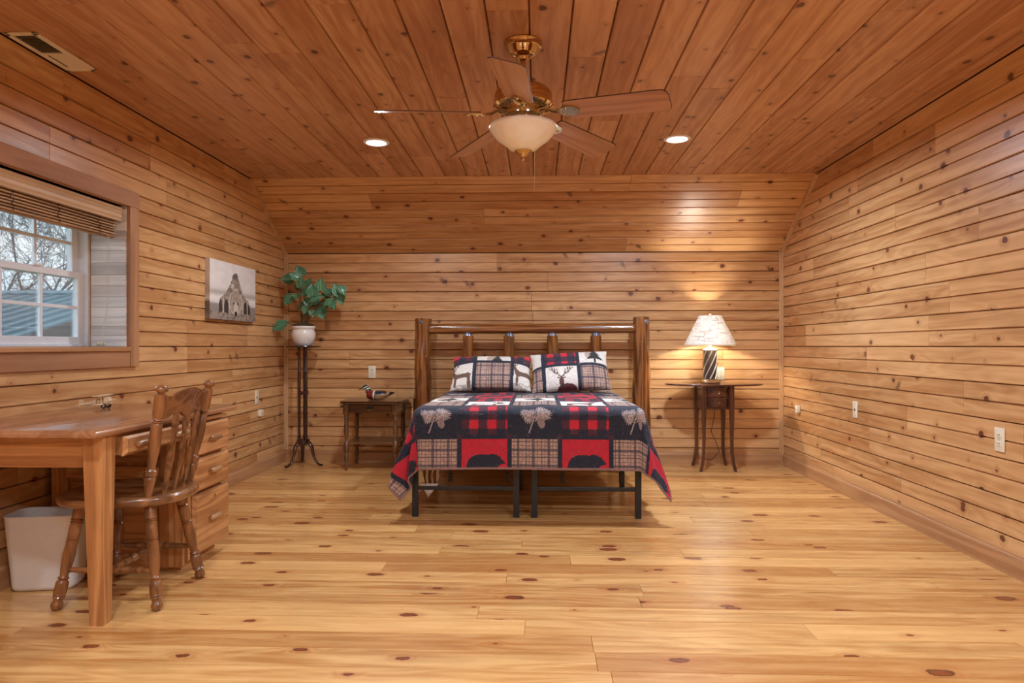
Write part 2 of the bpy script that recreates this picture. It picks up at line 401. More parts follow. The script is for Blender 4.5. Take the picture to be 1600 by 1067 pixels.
# back wall: knee wall and the slope under the roof
wall_back = struct('wall_back', MB().box((XL - .05, YB + .0145, -.1), (XR + .05, YB + .12, ZK + .1)), M['gap'])
rb = random.Random(5); z = ZK
while z > .02:
    z0 = max(z - BW, 0)
    xs = cuts(XL, XR, 1.0, 3.0, rb)
    for a, b in zip(xs, xs[1:]):
        plank('wall_plank', wall_back, M['wall_pine'], V((a, YB, z0)), PX, PZ, -PY, b - a - .001, z - z0, mid=True)
    z = z0
sl = V((0, YS - YB, ZC - ZK)); SL = sl.length; sd = sl.normalized(); sn = V((0, -sd.z, sd.y)).normalized()
if sn.z > 0: sn = -sn
m = MB().box((XL - .05, YB + .0, 0), (XR + .05, YB + .01, .1))
bk = MB()
p0 = V((0, YB, ZK)) - sn * .0145; p1 = V((0, YS, ZC)) - sn * .0145 + sd * .05; q = -sn * .1
bk.prism([(p0.y, p0.z), (p1.y, p1.z), (p1.y + q.y, p1.z + q.z), (p0.y + q.y, p0.z + q.z)], XL - .05, XR + .05, Matrix(((0, 0, 1, 0), (1, 0, 0, 0), (0, 1, 0, 0), (0, 0, 0, 1))))
wall_slope = struct('wall_back_slope', bk, M['gap'])
nrow = 5; wS = SL / nrow
for i in range(nrow):
    xs = cuts(XL, XR, 1.2, 3.2, rb)
    for a, b in zip(xs, xs[1:]):
        plank('slope_plank', wall_slope, M['wall_pine'], V((a, YB, ZK)) + sd * (wS * i), PX, sd, sn, b - a - .001, wS, mid=True)

# side walls (boards stop behind the slope)
def ylim(z): return YB if z <= ZK else YB - (z - ZK) * (YB - YS) / (ZC - ZK)
WY0, WY1, WZ0, WZ1, WD = 2.86, 3.83, 1.068, 1.872, .245       # window opening
def side_wall(name, X, nrm, seed, hole):
    mb = MB(); xa = X - nrm * .0145; xb = X - nrm * .26
    if hole:
        mb.box((xa, YF, -.1), (xb, WY0, ZC + .1)); mb.box((xa, WY1, -.1), (xb, YB + .1, ZC + .1))
        mb.box((xa, WY0, -.1), (xb, WY1, WZ0)); mb.box((xa, WY0, WZ1), (xb, WY1, ZC + .1))
    else: mb.box((xa, YF, -.1), (xb, YB + .1, ZC + .1))
    w = struct(name, mb, M['gap']); rr = random.Random(seed); z = 0.0; k = 0
    z = WZ0 - 6 * BW
    while z < ZC:
        zz0 = max(z, 0.0); z1 = min(z + BW, ZC); ye = ylim(zz0)
        spans = [(YF, ye)]
        if hole and z1 > WZ0 + .01 and z < WZ1 - .01: spans = [(YF, WY0), (WY1, ye)]
        for (sa, sb) in spans:
            ys = cuts(sa, sb, .9, 2.4, rr)
            for a, b in zip(ys, ys[1:]):
                if z1 - zz0 > .02:
                    plank('wall_plank', w, M['wall_pine'], V((X, a, zz0)), PY, PZ, V((nrm, 0, 0)), b - a - .0012, z1 - zz0, mid=(z1 - zz0) > .15)
        z += BW
    return w
wall_left = side_wall('wall_left', XL, 1, 21, True)
wall_right = side_wall('wall_right', XR, -1, 23, False)
# the wall behind the camera
wall_front = struct('wall_front', MB().box((XL - .05, YF - .12, -.1), (XR + .05, YF - .0145, ZC + .1)), M['gap'])
z = 0
while z < ZC:
    z1 = min(z + BW, ZC)
    for a, b in ((XL, -.4), (-.4, XR)):
        plank('wall_plank', wall_front, M['wall_pine'], V((a, YF, z)), PX, PZ, PY, b - a - .001, z1 - z)
    z = z1

# baseboards: flat board with a small cap moulding
def base(name, a, b, nrm, mat):
    a, b, nrm = V(a), V(b), V(nrm); d = (b - a); L = d.length; d.normalize()
    prof = [(0, 0), (.016, 0), (.016, .085), (.012, .094), (.007, .099), (.006, .106), (0, .108)]
    ra = [a + nrm * p + PZ * q for p, q in prof]; rb_ = [b + nrm * p + PZ * q for p, q in prof]
    return struct(name, MB().loft([ra, rb_]), mat)
base('baseboard_left', (XL, YF, 0), (XL, YB, 0), (1, 0, 0), M['trim_pine_y'])
base('baseboard_right', (XR, YF, 0), (XR, YB, 0), (-1, 0, 0), M['trim_pine_y'])
# corner trims
struct('trim_1', MB().box((XL, YB - .028, .108), (XL + .02, YB, ZK + .005), .002).box((XL, YB - .012, .108), (XL + .034, YB, ZK + .005), .002), M['corner_trim'])
struct('trim_2', MB().box((XR - .02, YB - .028, .0), (XR, YB, ZK + .005), .002).box((XR - .034, YB - .012, 0), (XR, YB, ZK + .005), .002), M['corner_trim'])
def slope_trim(name, x0, x1):
    a = V((0, YB, ZK)) ; b = V((0, YS, ZC))
    A = [a + sn * .001, b + sn * .001, b + sn * .026, a + sn * .026]
    mb = MB().loft([[V((x0, p.y, p.z)) for p in A], [V((x1, p.y, p.z)) for p in A]])
    return struct(name, mb, M['corner_trim'])
slope_trim('trim_3', XL, XL + .026); slope_trim('trim_4', XR - .026, XR)
base('baseboard_back', (XL, YB, 0), (XR, YB, 0), (0, -1, 0), M['trim_pine_x'])

# ---------------------------------------------------------------- the window
win = bpy.data.objects.new('window_1', None); COL.objects.link(win); win['kind'] = 'structure'
XO = XL - WD
cas = .085; ct = .022
MB().box((XL, WY0 - cas - .01, WZ1), (XL + ct, WY1 + cas + .004, WZ1 + cas + .005), .003).build('head_casing', M['casing'], win)
MB().box((XL, WY0 - cas, WZ0 - .115), (XL + ct * .8, WY1 + .001, WZ0 - .025), .003).build('apron_casing', M['casing'], win)
MB().box((XL, WY1, WZ0 - .115), (XL + ct, WY1 + cas, WZ1), .003).build('side_casing', M['casing_z'], win)
MB().box((XL, WY0 - cas, WZ0 - .115), (XL + ct, WY0, WZ1), .003).build('side_casing', M['casing_z'], win)
MB().box((XO, WY0, WZ0 - .026), (XL + ct + .008, WY1, WZ0), .004).build('sill', M['trim_pine_y'], win)
MB().box((XO, WY0, WZ1), (XL, WY1, WZ1 + .02), .001).build('head_board', M['casing'], win)
grey_b = [(240, 234, 228), (212, 204, 198), (248, 244, 240), (224, 216, 210)]  # pale jamb boards, colour lightened further to stand for daylight in the reveal
gm = []
for i, c_ in enumerate(grey_b):
    gm.append(wood_mat('daylit_pale_board_%s' % 'abcd'[i], c_, tuple(x * .84 for x in c_), 'X', rough=.6, bands=4, coat=0, scale=1.5))
zz = WZ0; rj = random.Random(4)
hts = []
while zz < WZ1 - .001:
    h = min(rj.choice([.05, .062, .07, .056]), WZ1 - zz)
    for (ya, yb) in ((WY1 - .012, WY1), (WY0, WY0 + .012)):
        MB().box((XO + .04, ya, zz + .0006), (XL, yb, zz + h - .0006), .001).build('jamb_board', gm[rj.randrange(4)], win)
    zz += h
# vinyl window unit: frame, two sashes with grilles
fx0, fx1 = XO - .05, XO + .02
fr = MB()
fr.box((fx0, WY1 - .028, WZ0), (fx1 + .012, WY1, WZ1), .003); fr.box((fx0, WY0, WZ0), (fx1 + .012, WY0 + .028, WZ1), .003)
fr.box((fx0, WY0 + .028, WZ0), (fx1, WY1 - .028, WZ0 + .014), .002); fr.box((fx0, WY0 + .028, WZ1 - .03), (fx1, WY1 - .028, WZ1), .003)
fr.build('window_frame', M['white'], win)
MB().box((XO + .018, WY1 - .006, WZ0), (XO + .05, WY1 + .003, WZ1), .001).build('stop_bead', M['trim_pine'], win)
tg = NT('clear_glass')
b1 = tg.n('ShaderNodeBsdfTransparent', Color=(.95, .97, .97, 1)); b2 = tg.n('ShaderNodeBsdfGlossy', Roughness=.02)
mx = tg.n('ShaderNodeMixShader', _0=tg.math('ADD', tg.math('MULTIPLY', tg.n('ShaderNodeFresnel', IOR=1.45).outputs[0], .8), 0.0), _1=b1.outputs[0], _2=b2.outputs[0])
tg.t.links.new(mx.outputs[0], tg.out.inputs['Surface']); M['glass'] = tg.m
def sash(x, z0, z1, st):
    sx = MB(); y0, y1 = WY0 + .030, WY1 - .030
    sx.box((x - .018, y1 - st, z0), (x + .014, y1, z1), .003); sx.box((x - .018, y0, z0), (x + .014, y0 + st, z1), .003)
    sx.box((x - .017, y0 + st, z0), (x + .013, y1 - st, z0 + .04), .002); sx.box((x - .017, y0 + st, z1 - .034), (x + .013, y1 - st, z1), .002)
    s = sx.build('sash', M['white'], win)
    yi0, yi1, zi0, zi1 = y0 + st, y1 - st, z0 + .04, z1 - .034
    MB().box((x - .004, yi0, zi0), (x, yi1, zi1)).build('pane', M['glass'], s)
    for k in (1, 2):
        yy = yi0 + (yi1 - yi0) * k / 3; MB().box((x - .008, yy - .009, zi0), (x + .006, yy + .009, zi1), .002).build('muntin', M['white'], s)
    zz = (zi0 + zi1) / 2; MB().box((x - .0085, yi0, zz - .009), (x + .0065, yi1, zz + .009), .002).build('muntin', M['white'], s)
ZM = 1.47
sash(XO - .005, WZ0 + .014, ZM + .018, .045); sash(XO - .036, ZM - .018, WZ1 - .03, .05)
MB().box((XO + .002, WY1 - .42, ZM + .018), (XO + .02, WY1 - .36, ZM + .03), .003).build('sash_lock', M['white'], win)

# bamboo roman blind pulled up
M['bamboo'] = wood_mat('bamboo_slat', (200, 164, 122), (146, 112, 78), 'Y', rough=.6, bands=6, coat=0)
M['valance'] = wood_mat('valance_wood', (214, 184, 146), (190, 156, 116), 'Y', rough=.45, bands=4)
M['cord'] = flat_mat('blind_cord', (206, 196, 178), .8)
bl = thing('bamboo_blind', 'raised bamboo roman blind with pale wooden valance at the window head', 'blind', (XL, 3.3, 1.86))
pr = [(0, .004), (.014, .0), (.018, -.012), (.012, -.02), (.016, -.03), (.012, -.038), (.015, -.055), (.010, -.066), (.014, -.078), (.0, -.08)]
va = MB().loft([[V((-.03 + p, -.435, q)) for p, q in pr], [V((-.03 + p, .512, q)) for p, q in pr]])
va.build('valance', M['valance'], bl)
rbd = random.Random(8)
for k in range(16):
    zq = -.06 - .0075 * k; xq = -.045 + rbd.uniform(-.006, .006) - .02 * (k % 2)
    MB().box((xq - .02, -.43, zq - .0039), (xq + .006, .50 + rbd.uniform(-.006, .004), zq + .0036), .001).build('slat', M['bamboo'], bl)
for yy in (-.28, .02, .34):
    for kk in range(5):
        st = MB()
        st.tube([(-.034, yy + rbd.uniform(-.012, .012), -.075 - .02 * kk), (-.036, yy + rbd.uniform(-.014, .014), -.09 - .02 * kk)], .002, 5)
        st.build('stitch', M['slot'], bl)
cd = MB()
for dy, sw in ((.40, .0), (.412, .01)):
    cd.tube([(-.03, dy, -.17), (-.034, dy + sw * .4, -.4), (-.03, dy - .01 - sw, -.6), (-.05, dy - .035, -.765), (-.045, dy - .05, -.786)], .0013, 5)
for dy in (.34, .355, .368): cd.lathe([(.004, 0), (.008, .006), (.006, .018), (.002, .022)], 8, (-.04 + (dy - .35) * .6, dy, -.787))
cd.build('pull_cord', M['cord'], bl, smooth=60)

# ---------------------------------------------------------------- ceiling fittings
M['led'] = NT('led_disc'); e = M['led'].n('ShaderNodeEmission', Color=(1, .96, .9, 1), Strength=9.0); M['led'].t.links.new(e.outputs[0], M['led'].out.inputs['Surface']); M['led'] = M['led'].m
DLAB = ['round recessed ceiling light left of the ceiling fan', 'round recessed ceiling light right of the ceiling fan',
        'added round fill light in the ceiling, out of view, nearer left one', 'added round fill light in the ceiling, out of view, nearer right one',
        'added round fill light in the ceiling, unseen at far rear, left one', 'added round fill light in the ceiling, unseen at far rear, right one']
for (x_, y_), lb in zip(DOWNLIGHTS, DLAB):
    t_ = thing('ceiling_light', lb, 'light', (x_, y_, ZC), 0, 'recessed ceiling lights')
    MB().lathe([(.066, -.002), (.068, -.007), (.084, -.006), (.088, -.001), (.088, .0), (.066, .0)], 40, caps=False).build('trim_ring', M['white'], t_, smooth=40)
    MB().lathe([(.0, -.004), (.067, -.004), (.067, -.001), (0, -.001)], 40, caps=False).build('diffuser', M['led'], t_)
vt = thing('air_register', 'cream metal air register on the ceiling beside the left wall', 'vent', (-2.262, 3.10, ZC))
mv = MB(); hx, hy = .072, .205
mv.box((-hx, -hy, -.010), (-hx + .022, hy, 0), .003); mv.box((hx - .022, -hy, -.010), (hx, hy, 0), .003)
mv.box((-hx, -hy, -.010), (hx, -hy + .022, 0), .003); mv.box((-hx, hy - .022, -.010), (hx, hy, 0), .003); mv.box((-hx + .02, .005, -.008), (hx - .02, hy - .02, 0), .001)
mv.build('frame', M['plastic'], vt)
MB().box((-hx + .02, -hy + .02, -.002), (hx - .02, .006, 0)).build('duct_opening', M['slot'], vt)
for k in range(13):
    yy = -hy + .03 + k * .0138; b_ = MB().box((-hx + .02, -.004, -.0006), (hx - .02, .004, .0006)); b_.xf(Matrix.Translation((0, yy, -.006)) @ Matrix.Rotation(.7, 4, 'X')); b_.build('louvre', M['louvre'], vt)
MB().box((-.04, .02, -.0095), (-.034, .15, -.008)).build('damper_slot', M['slot'], vt)

# ---------------------------------------------------------------- ceiling fan
FX, FY = -.068, 3.09
fan = thing('ceiling_fan', 'brass ceiling fan with five wooden blades and a frosted glass bowl light', 'fan', (FX, FY, ZC))
MB().lathe([(.0, 0), (.086, 0), (.088, -.006), (.084, -.014), (.082, -.026), (.074, -.030), (.060, -.052), (.044, -.064), (.030, -.068), (.026, -.080), (.018, -.086), (0, -.087)], 40, caps=False).build('canopy', M['brass'], fan, smooth=35)
MB().lathe([(.013, -.08), (.013, -.20)], 16).build('downrod', M['brass'], fan, smooth=60)
MB().lathe([(0, -.178), (.022, -.178), (.030, -.19), (.075, -.20), (.112, -.212), (.126, -.228), (.132, -.245), (.130, -.268), (.134, -.272), (.134, -.286), (.122, -.296), (.088, -.306), (.05, -.31), (0, -.31)], 48, caps=False).build('motor_housing', M['brass'], fan, smooth=35)
for k in range(12):                     # cooling scallops round the housing
    a_ = 2 * PI * k / 12
    for j in range(3):
        aa = a_ + (j - 1) * .07
        MB().tube([(.098 * math.cos(aa), .098 * math.sin(aa), -.303), (.12 * math.cos(aa), .12 * math.sin(aa), -.300), (.136 * math.cos(aa), .136 * math.sin(aa), -.286)], .0035, 6).build('rib', M['brass_pale'], fan, smooth=60)
MB().lathe([(0, -.30), (.082, -.305), (.086, -.318), (.084, -.335), (.07, -.345), (.062, -.36), (.068, -.368), (.085, -.375), (.085, -.383), (0, -.383)], 40, caps=False).build('fitter', M['brass_pale'], fan, smooth=35)
ZB = -.320
for k in range(5):
    a_ = math.radians(194 + 72 * k)
    R3 = Matrix.Rotation(a_, 4, 'Z') @ Matrix.Translation((0, 0, ZB)) @ Matrix.Rotation(math.radians(3.1), 4, 'Y') @ Matrix.Rotation(math.radians(-16), 4, 'X')
    poly = [(.205, -.054), (.22, -.062), (.40, -.067), (.60, -.073), (.642, -.071), (.656, -.056), (.660, -.035), (.660, .035), (.656, .056), (.642, .071), (.60, .073), (.40, .067), (.22, .062), (.205, .054)]
    b_ = MB().prism(poly, -.003, .003).build('blade', M['blade'], fan)
    b_.matrix_local = R3
    ed = MB(); n = len(poly)
    outer = [(x * 1.0 + .0022 * math.copysign(1, x - .43), y + .0022 * math.copysign(1, y)) for x, y in poly]
    ed.prism(outer, -.0016, .0016); e_ = ed.build('blade_edge', M['blade_edge'], b_)
    ir = MB()
    ir.tube([(.07, 0, .012), (.11, 0, .014), (.15, 0, -.004), (.19, 0, -.010)], [.014, .011, .011, .013], 10, flat=.6)
    shp = [(.17, -.012), (.19, -.026), (.215, -.034), (.245, -.030), (.262, -.014), (.27, 0), (.262, .014), (.245, .030), (.215, .034), (.19, .026), (.17, .012)]
    ir.prism(shp, -.011, -.004)
    for (sx_, sy_) in ((.21, -.02), (.21, .02), (.25, 0)): ir.lathe([(.0, -.015), (.006, -.014), (.007, -.010)], 10, (sx_, sy_, 0), caps=False)
    ir.build('blade_iron', M['brass_pale'], b_, smooth=50)
tf = NT('frosted_glass'); tcf = tf.n('ShaderNodeTexCoord')
nf = tf.n('ShaderNodeTexNoise', Vector=tcf.outputs['Object'], Scale=9.0, Detail=2.0, Distortion=1.2)
tf.bsdf(tf.mix(tf.rng(nf.outputs['Fac'], .35, .65), srgb(248, 238, 224), srgb(255, 252, 246)), .28, coat=.3, Subsurface_Weight=.3, Transmission_Weight=.12); M['frost'] = tf.m
MB().lathe([(.135, -.372), (.150, -.376), (.156, -.384), (.154, -.394), (.146, -.400), (.140, -.412), (.118, -.438), (.082, -.464), (.062, -.482), (.04, -.490), (0, -.492)], 48, caps=False).build('glass_bowl', M['frost'], fan, smooth=50)
MB().lathe([(.0, -.484), (.036, -.485), (.040, -.492), (.034, -.498), (.020, -.506), (.016, -.514), (.010, -.518), (.012, -.526), (.008, -.536), (0, -.538)], 24, caps=False).build('finial', M['brass'], fan, smooth=40)
MB().tube([(.062, .03, -.38), (.05, .10, -.5), (.05, .10, -.64)], .0009, 4).build('pull_chain', M['cord'], fan)
# ================================================================ DESK
DX, DTZ = -1.662, .757            # front plane of the desk, top height
desk = thing('desk', 'light oak writing desk with drawer pedestal along the left wall', 'desk', (-1.99, 3.02, 0))
def L(x, y, z): return (x + 1.99, y - 3.02, z)                 # room -> desk
rg_ = lambda i, z: [L(XL + .004, 2.475 + i, z), L(DX + .02 - i, 2.475 + i, z), L(DX + .02 - i, 3.66 - i, z), L(XL + .004, 3.66 - i, z)]
m = MB().loft([rg_(.006, DTZ - .032), rg_(0, DTZ - .028), rg_(0, DTZ - .016), rg_(.004, DTZ - .010), rg_(.016, DTZ - .003), rg_(.024, DTZ)])
m.build('desktop', M['oak_top'], desk, smooth=30)
def taper_leg(x, y, w0, w1, z1, dx=1, dy=1):
    """square leg whose inner faces taper downwards"""
    r0 = [(x, y, 0), (x + dx * w0, y, 0), (x + dx * w0, y + dy * w0, 0), (x, y + dy * w0, 0)]
    r1 = [(x, y, z1), (x + dx * w1, y, z1), (x + dx * w1, y + dy * w1, z1), (x, y + dy * w1, z1)]
    rm = [(x, y, z1 * .84), (x + dx * w1, y, z1 * .84), (x + dx * w1, y + dy * w1, z1 * .84), (x, y + dy * w1, z1 * .84)]
    return MB().loft([[L(*p) for p in r] for r in (r0, rm, r1)])
taper_leg(DX, 2.545, .052, .076, DTZ - .032, -1, 1).build('leg', M['oak'], desk)
taper_leg(XL + .04, 2.545, .052, .076, DTZ - .032, 1, 1).build('leg', M['oak'], desk)
MB().box(L(XL + .11, 2.562, DTZ - .155), L(DX - .07, 2.585, DTZ - .03), .002).build('apron', M['oak_x'], desk)
MB().box(L(XL + .03, 2.6, DTZ - .155), L(XL + .05, 3.2, DTZ - .03), .002).build('apron', M['oak_y'], desk)
MB().box(L(DX - .03, 2.60, DTZ - .050), L(DX - .012, 3.2, DTZ - .031), .001).build('rail', M['oak_y'], desk)
def pull(parent, y, z, L2=.052):
    q = MB(); x = 0
    q.turned([(0, .0), (.02, .010), (.1, .0125), (.5, .0135), (.9, .0125), (.98, .010), (1, .0)], (.036, y - L2, z), (.036, y + L2, z), 12)
    q.box((0, y - .022, z - .006), (.034, y - .010, z + .006), .002); q.box((0, y + .010, z - .006), (.034, y + .022, z + .006), .002)
    return q.build('pull', M['pull'], parent, smooth=50)
M['pull'] = wood_mat('pull_oak', (190, 148, 104), (138, 96, 60), 'Y', rough=.35, bands=4)
def drawer(name, y0, y1, z0, z1, lip=.020, mat=None, out=0.0):
    """raised drawer front with bevelled edges and a lip; local x = outwards"""
    d = MB(); x0 = .0; e = .012
    ring = lambda x, i: [(x, y0 + i, z0 + i), (x, y1 - i, z0 + i), (x, y1 - i, z1 - i), (x, y0 + i, z1 - i)]
    d.loft([ring(-.28, .004), ring(-.001, .004), ring(0, 0), ring(.006, 0), ring(lip, e)])
    o = d.build(name, mat or M['oak_y'], desk); o.location = L(DX + out, 3.02, 0)
    o.location = (DX + out + 1.99, -3.02, 0); return o
pd = drawer('pencil_drawer', 2.655, 3.17, .632, .712, out=.004)
pull(pd, 2.76, .674); pull(pd, 3.06, .674)
# pedestal case
PY0, PY1, PBZ = 3.18, 3.57, .05
cs = MB()
cs.box(L(XL + .05, PY0 + .012, PBZ), L(DX - .02, PY1, DTZ - .034), .002)
cs.build('pedestal', M['oak'], desk)
MB().box(L(XL + .08, PY0 + .03, 0), L(DX - .05, PY1 - .02, PBZ)).build('plinth', M['oak_y'], desk)
# near face frame and panel
MB().box(L(XL + .035, PY0 - .008, 0.02), L(XL + .11, PY0 + .012, DTZ - .034), .003).build('stile', M['oak'], desk)
MB().box(L(DX - .135, PY0 - .008, 0.02), L(DX - .018, PY0 + .012, DTZ - .034), .003).build('stile', M['oak'], desk)
MB().box(L(XL + .11, PY0 - .006, .02), L(DX - .135, PY0 + .012, .12), .002).build('bottom_rail', M['oak_x'], desk)
MB().box(L(XL + .11, PY0 - .006, DTZ - .12), L(DX - .135, PY0 + .012, DTZ - .034), .002).build('top_rail', M['oak_x'], desk)
MB().box(L(XL + .11, PY0 - .006, .44), L(DX - .135, PY0 + .012, .50), .002).build('middle_rail', M['oak_x'], desk)
MB().box(L(XL + .125, PY0 - .002, .135), L(DX - .15, PY0 + .012, .425), .006).build('panel', M['oak_x'], desk)
MB().box(L(XL + .125, PY0 - .002, .515), L(DX - .15, PY0 + .012, .625), .006).build('panel', M['oak_x'], desk)
MB().box(L(DX - .02, PY0 + .0, PBZ), L(DX - .001, PY0 + .03, DTZ - .034), .002).build('stile', M['oak'], desk)
MB().box(L(DX - .26, PY0 + .035, .702), L(DX + .014, PY1 - .012, .718), .003).build('pull_out_tray', M['oak_y'], desk)
for (z0, z1, zh) in ((.535, .690, .612), (.362, .522, .45), (.06, .350, .215)):
    d_ = drawer('drawer', PY0 + .030, PY1 - .002, z0, z1, lip=.022); pull(d_, (PY0 + PY1) / 2 + .015, zh)
    if z0 < .1:
        MB().turned([(0, .009), (.7, .009), (1, .006)], (.018, 3.40, .315), (.027, 3.40, .315), 12).build('lock', M['brass_pale'], d_)

# ================================================================ CHAIR
ch = thing('desk_chair', 'turned oak desk chair with arrow-shaped back splats pushed under the desk', 'chair', (-1.765, 2.90, 0), math.radians(0))
def superell(a, b, n=40, p=2.6, front=1.0):
    pts = []
    for k in range(n):
        t_ = 2 * PI * k / n; c_, s_ = math.cos(t_), math.sin(t_)
        x = a * math.copysign(abs(c_) ** (2 / p), c_); y = b * math.copysign(abs(s_) ** (2 / p), s_)
        pts.append((x, y * (1.0 - .06 * (x / a))))
    return pts
rings = []
for (sc_, z) in ((.86, .412), (.95, .414), (.995, .425), (1, .438), (.99, .448), (.95, .455), (.85, .453), (.6, .447), (.3, .445), (.02, .4445)):
    rings.append([(x * sc_, y * sc_, z) for x, y in superell(.262, .232)])
MB().loft(rings).build('seat', M['chair_seat'], ch, smooth=50)
LEGP = [(0, .016), (.03, .021), (.10, .023), (.17, .024), (.175, .020), (.185, .025), (.195, .020), (.21, .025), (.222, .021), (.24, .023), (.34, .022), (.35, .019), (.36, .024), (.37, .019), (.385, .024),
        (.40, .021), (.50, .024), (.60, .021), (.68, .016), (.70, .016), (.715, .022), (.73, .016), (.745, .022), (.76, .024), (.84, .0245), (.86, .022), (.868, .024), (.875, .020), (.89, .024), (.90, .019), (.92, .017), (.94, .022), (.965, .0235), (.99, .018), (1, .013)]
feet = [(-.19, -.205), (.225, -.195), (.205, .20), (-.19, .20)]
tops = [(-.135, -.125), (.15, -.12), (.14, .125), (-.135, .125)]
for (tx, ty), (fx_, fy_) in zip(tops, feet):
    MB().turned(LEGP, (tx, ty, .43), (fx_, fy_, 0.001), 16).build('leg', M['chair'], ch, smooth=60)
def legpt(i, z):
    k = 1 - z / .43; return V((tops[i][0] + (feet[i][0] - tops[i][0]) * k, tops[i][1] + (feet[i][1] - tops[i][1]) * k, z))
STR = [(0, .009), (.2, .013), (.38, .017), (.44, .012), (.46, .018), (.5, .020), (.54, .018), (.56, .012), (.62, .017), (.8, .013), (1, .009)]
MB().turned(STR, legpt(0, .155), legpt(1, .155), 12).build('stretcher', M['chair'], ch, smooth=60)
MB().turned(STR, legpt(3, .155), legpt(2, .155), 12).build('stretcher', M['chair'], ch, smooth=60)
MB().turned(STR, (legpt(0, .155) + legpt(1, .155)) / 2, (legpt(3, .155) + legpt(2, .155)) / 2, 12).build('stretcher', M['chair'], ch, smooth=60)
POST = [(0, .014), (.03, .017), (.13, .022), (.19, .024), (.20, .020), (.215, .026), (.235, .024), (.25, .026), (.262, .020), (.28, .016), (.30, .017), (.42, .023), (.52, .024), (.66, .021), (.67, .018), (.68, .023),
        (.69, .018), (.70, .023), (.71, .019), (.73, .022), (.86, .024), (.915, .021), (.922, .013), (.935, .016), (.945, .023), (.965, .026), (.985, .020), (.998, .006), (1, .0)]
PA0, PA1 = V((.165, -.165, .445)), V((.248, -.20, .915)); PB0, PB1 = V((.165, .165, .445)), V((.248, .20, .915))
MB().turned(POST, PA0, PA1, 16).build('back_post', M['chair'], ch, smooth=60)
MB().turned(POST, PB0, PB1, 16).build('back_post', M['chair'], ch, smooth=60)
# crest rail bowed backwards, shaped top and bottom edge
rings = []
NY = 25
for i in range(NY):
    y = -.19 + .38 * i / (NY - 1); q = abs(y) / .19
    up_ = .026 * max(0, 1 - (q / .62) ** 3) - .006 * math.sin(q * PI); lo_ = .016 * math.cos(q * PI * 2.2) * (1 - .3 * q)
    zt, zb = .868 + up_, .782 - lo_
    xb = .020 * (1 - q * q); fx0 = lambda z: .165 + (z - .445) * .177
    rings.append([(fx0(zt) + xb - .008, y, zt), (fx0(zt) + xb + .008, y, zt), (fx0(zb) + xb + .008, y, zb), (fx0(zb) + xb - .008, y, zb)])
MB().loft(rings).build('crest_rail', M['chair_seat'], ch, smooth=40)
ap = [(0, .008), (.12, .010), (.40, .020), (.44, .021), (.62, .012), (.74, .011), (.82, .022), (.90, .018), (1, .012)]
for k in range(3):
    yb_, yt_ = (-.075, 0, .075)[k], (-.088, 0, .088)[k]
    b0, b1 = V((.185, yb_, .445)), V((.247, yt_, .80)); rr_ = []
    for (u, w_) in ap:
        p = b0.lerp(b1, u); p.x += .006 * math.sin(u * PI); rr_.append([(p.x - .005, p.y - w_, p.z), (p.x + .005, p.y - w_, p.z), (p.x + .005, p.y + w_, p.z), (p.x - .005, p.y + w_, p.z)])
    MB().loft(rr_).build('back_splat', M['chair_seat'], ch, smooth=40)

# ================================================================ WASTE BIN
wb = MB()
def rrect(a, b, r, n=6):
    pts = []
    for cx, cy, s0 in ((a - r, b - r, 0), (-a + r, b - r, 1), (-a + r, -b + r, 2), (a - r, -b + r, 3)):
        for k in range(n + 1):
            an = (s0 + k / n) * PI / 2; pts.append((cx + r * math.cos(an), cy + r * math.sin(an)))
    return pts
lev = [(.112, .062, .028, .0), (.121, .071, .03, .006), (.126, .076, .032, .02), (.150, .098, .045, .325), (.153, .101, .046, .330), (.150, .098, .045, .333), (.146, .094, .043, .330), (.122, .072, .03, .02), (.11, .06, .02, .012)]
wb.loft([[(x, y, z) for x, y in rrect(a, b, r)] for a, b, r, z in lev])
o = wb.build('waste_bin', M['bin'], None, smooth=50, loc=(-2.185, 2.97, 0), rot=(0, 0, math.radians(10)))
tag(o, 'cream plastic waste bin standing under the desk beside the wall', 'waste bin')

# ================================================================ MODEL BIPLANE on the desk
bp = thing('model_biplane', 'small wooden model biplane standing on the desk against the wall', 'model plane', (-2.215, 3.36, DTZ), math.radians(22))
M['ply'] = wood_mat('pale_plywood', (238, 214, 180), (206, 176, 138), 'X', rough=.6, bands=4, coat=0)
bp.rotation_euler = (0, 0, math.radians(12))
MB().turned([(0, .018), (.12, .021), (.35, .017), (.7, .010), (1, .005)], (.055, 0, .040), (-.085, 0, .018), 12).build('fuselage', M['ply'], bp, smooth=50)
MB().box((.0, -.085, .064), (.040, .085, .067), .001).build('wing', M['ply'], bp)
MB().box((.0, -.085, .022), (.040, .085, .025), .001).build('wing', M['ply'], bp)
for yy in (-.06, -.025, .025, .06):
    for xx in (.006, .034): MB().tube([(xx, yy, .024), (xx, yy, .065)], .0018, 6).build('strut', M['ply'], bp)
MB().box((-.09, -.032, .018), (-.068, .032, .0205), .0005).build('tailplane', M['ply'], bp)
MB().box((-.092, -.0012, .02), (-.07, .0012, .045), .0005).build('fin', M['ply'], bp)
MB().turned([(0, .008), (1, .003)], (.055, 0, .040), (.066, 0, .041), 8).build('hub', M['ply'], bp)
MB().box((.063, -.038, .038), (.066, .038, .044), .001).build('propeller', M['ply'], bp)
for yy in (-.03, .03):
    w_ = MB().turned([(0, .012), (.5, .0135), (1, .012)], (.035, yy - .004, .0135), (.035, yy + .004, .0135), 14).build('wheel', M['slot'], bp)
    MB().turned([(0, .005), (1, .005)], (.035, yy - .005, .0135), (.035, yy + .005, .0135), 10).build('hubcap', M['ply'], w_)
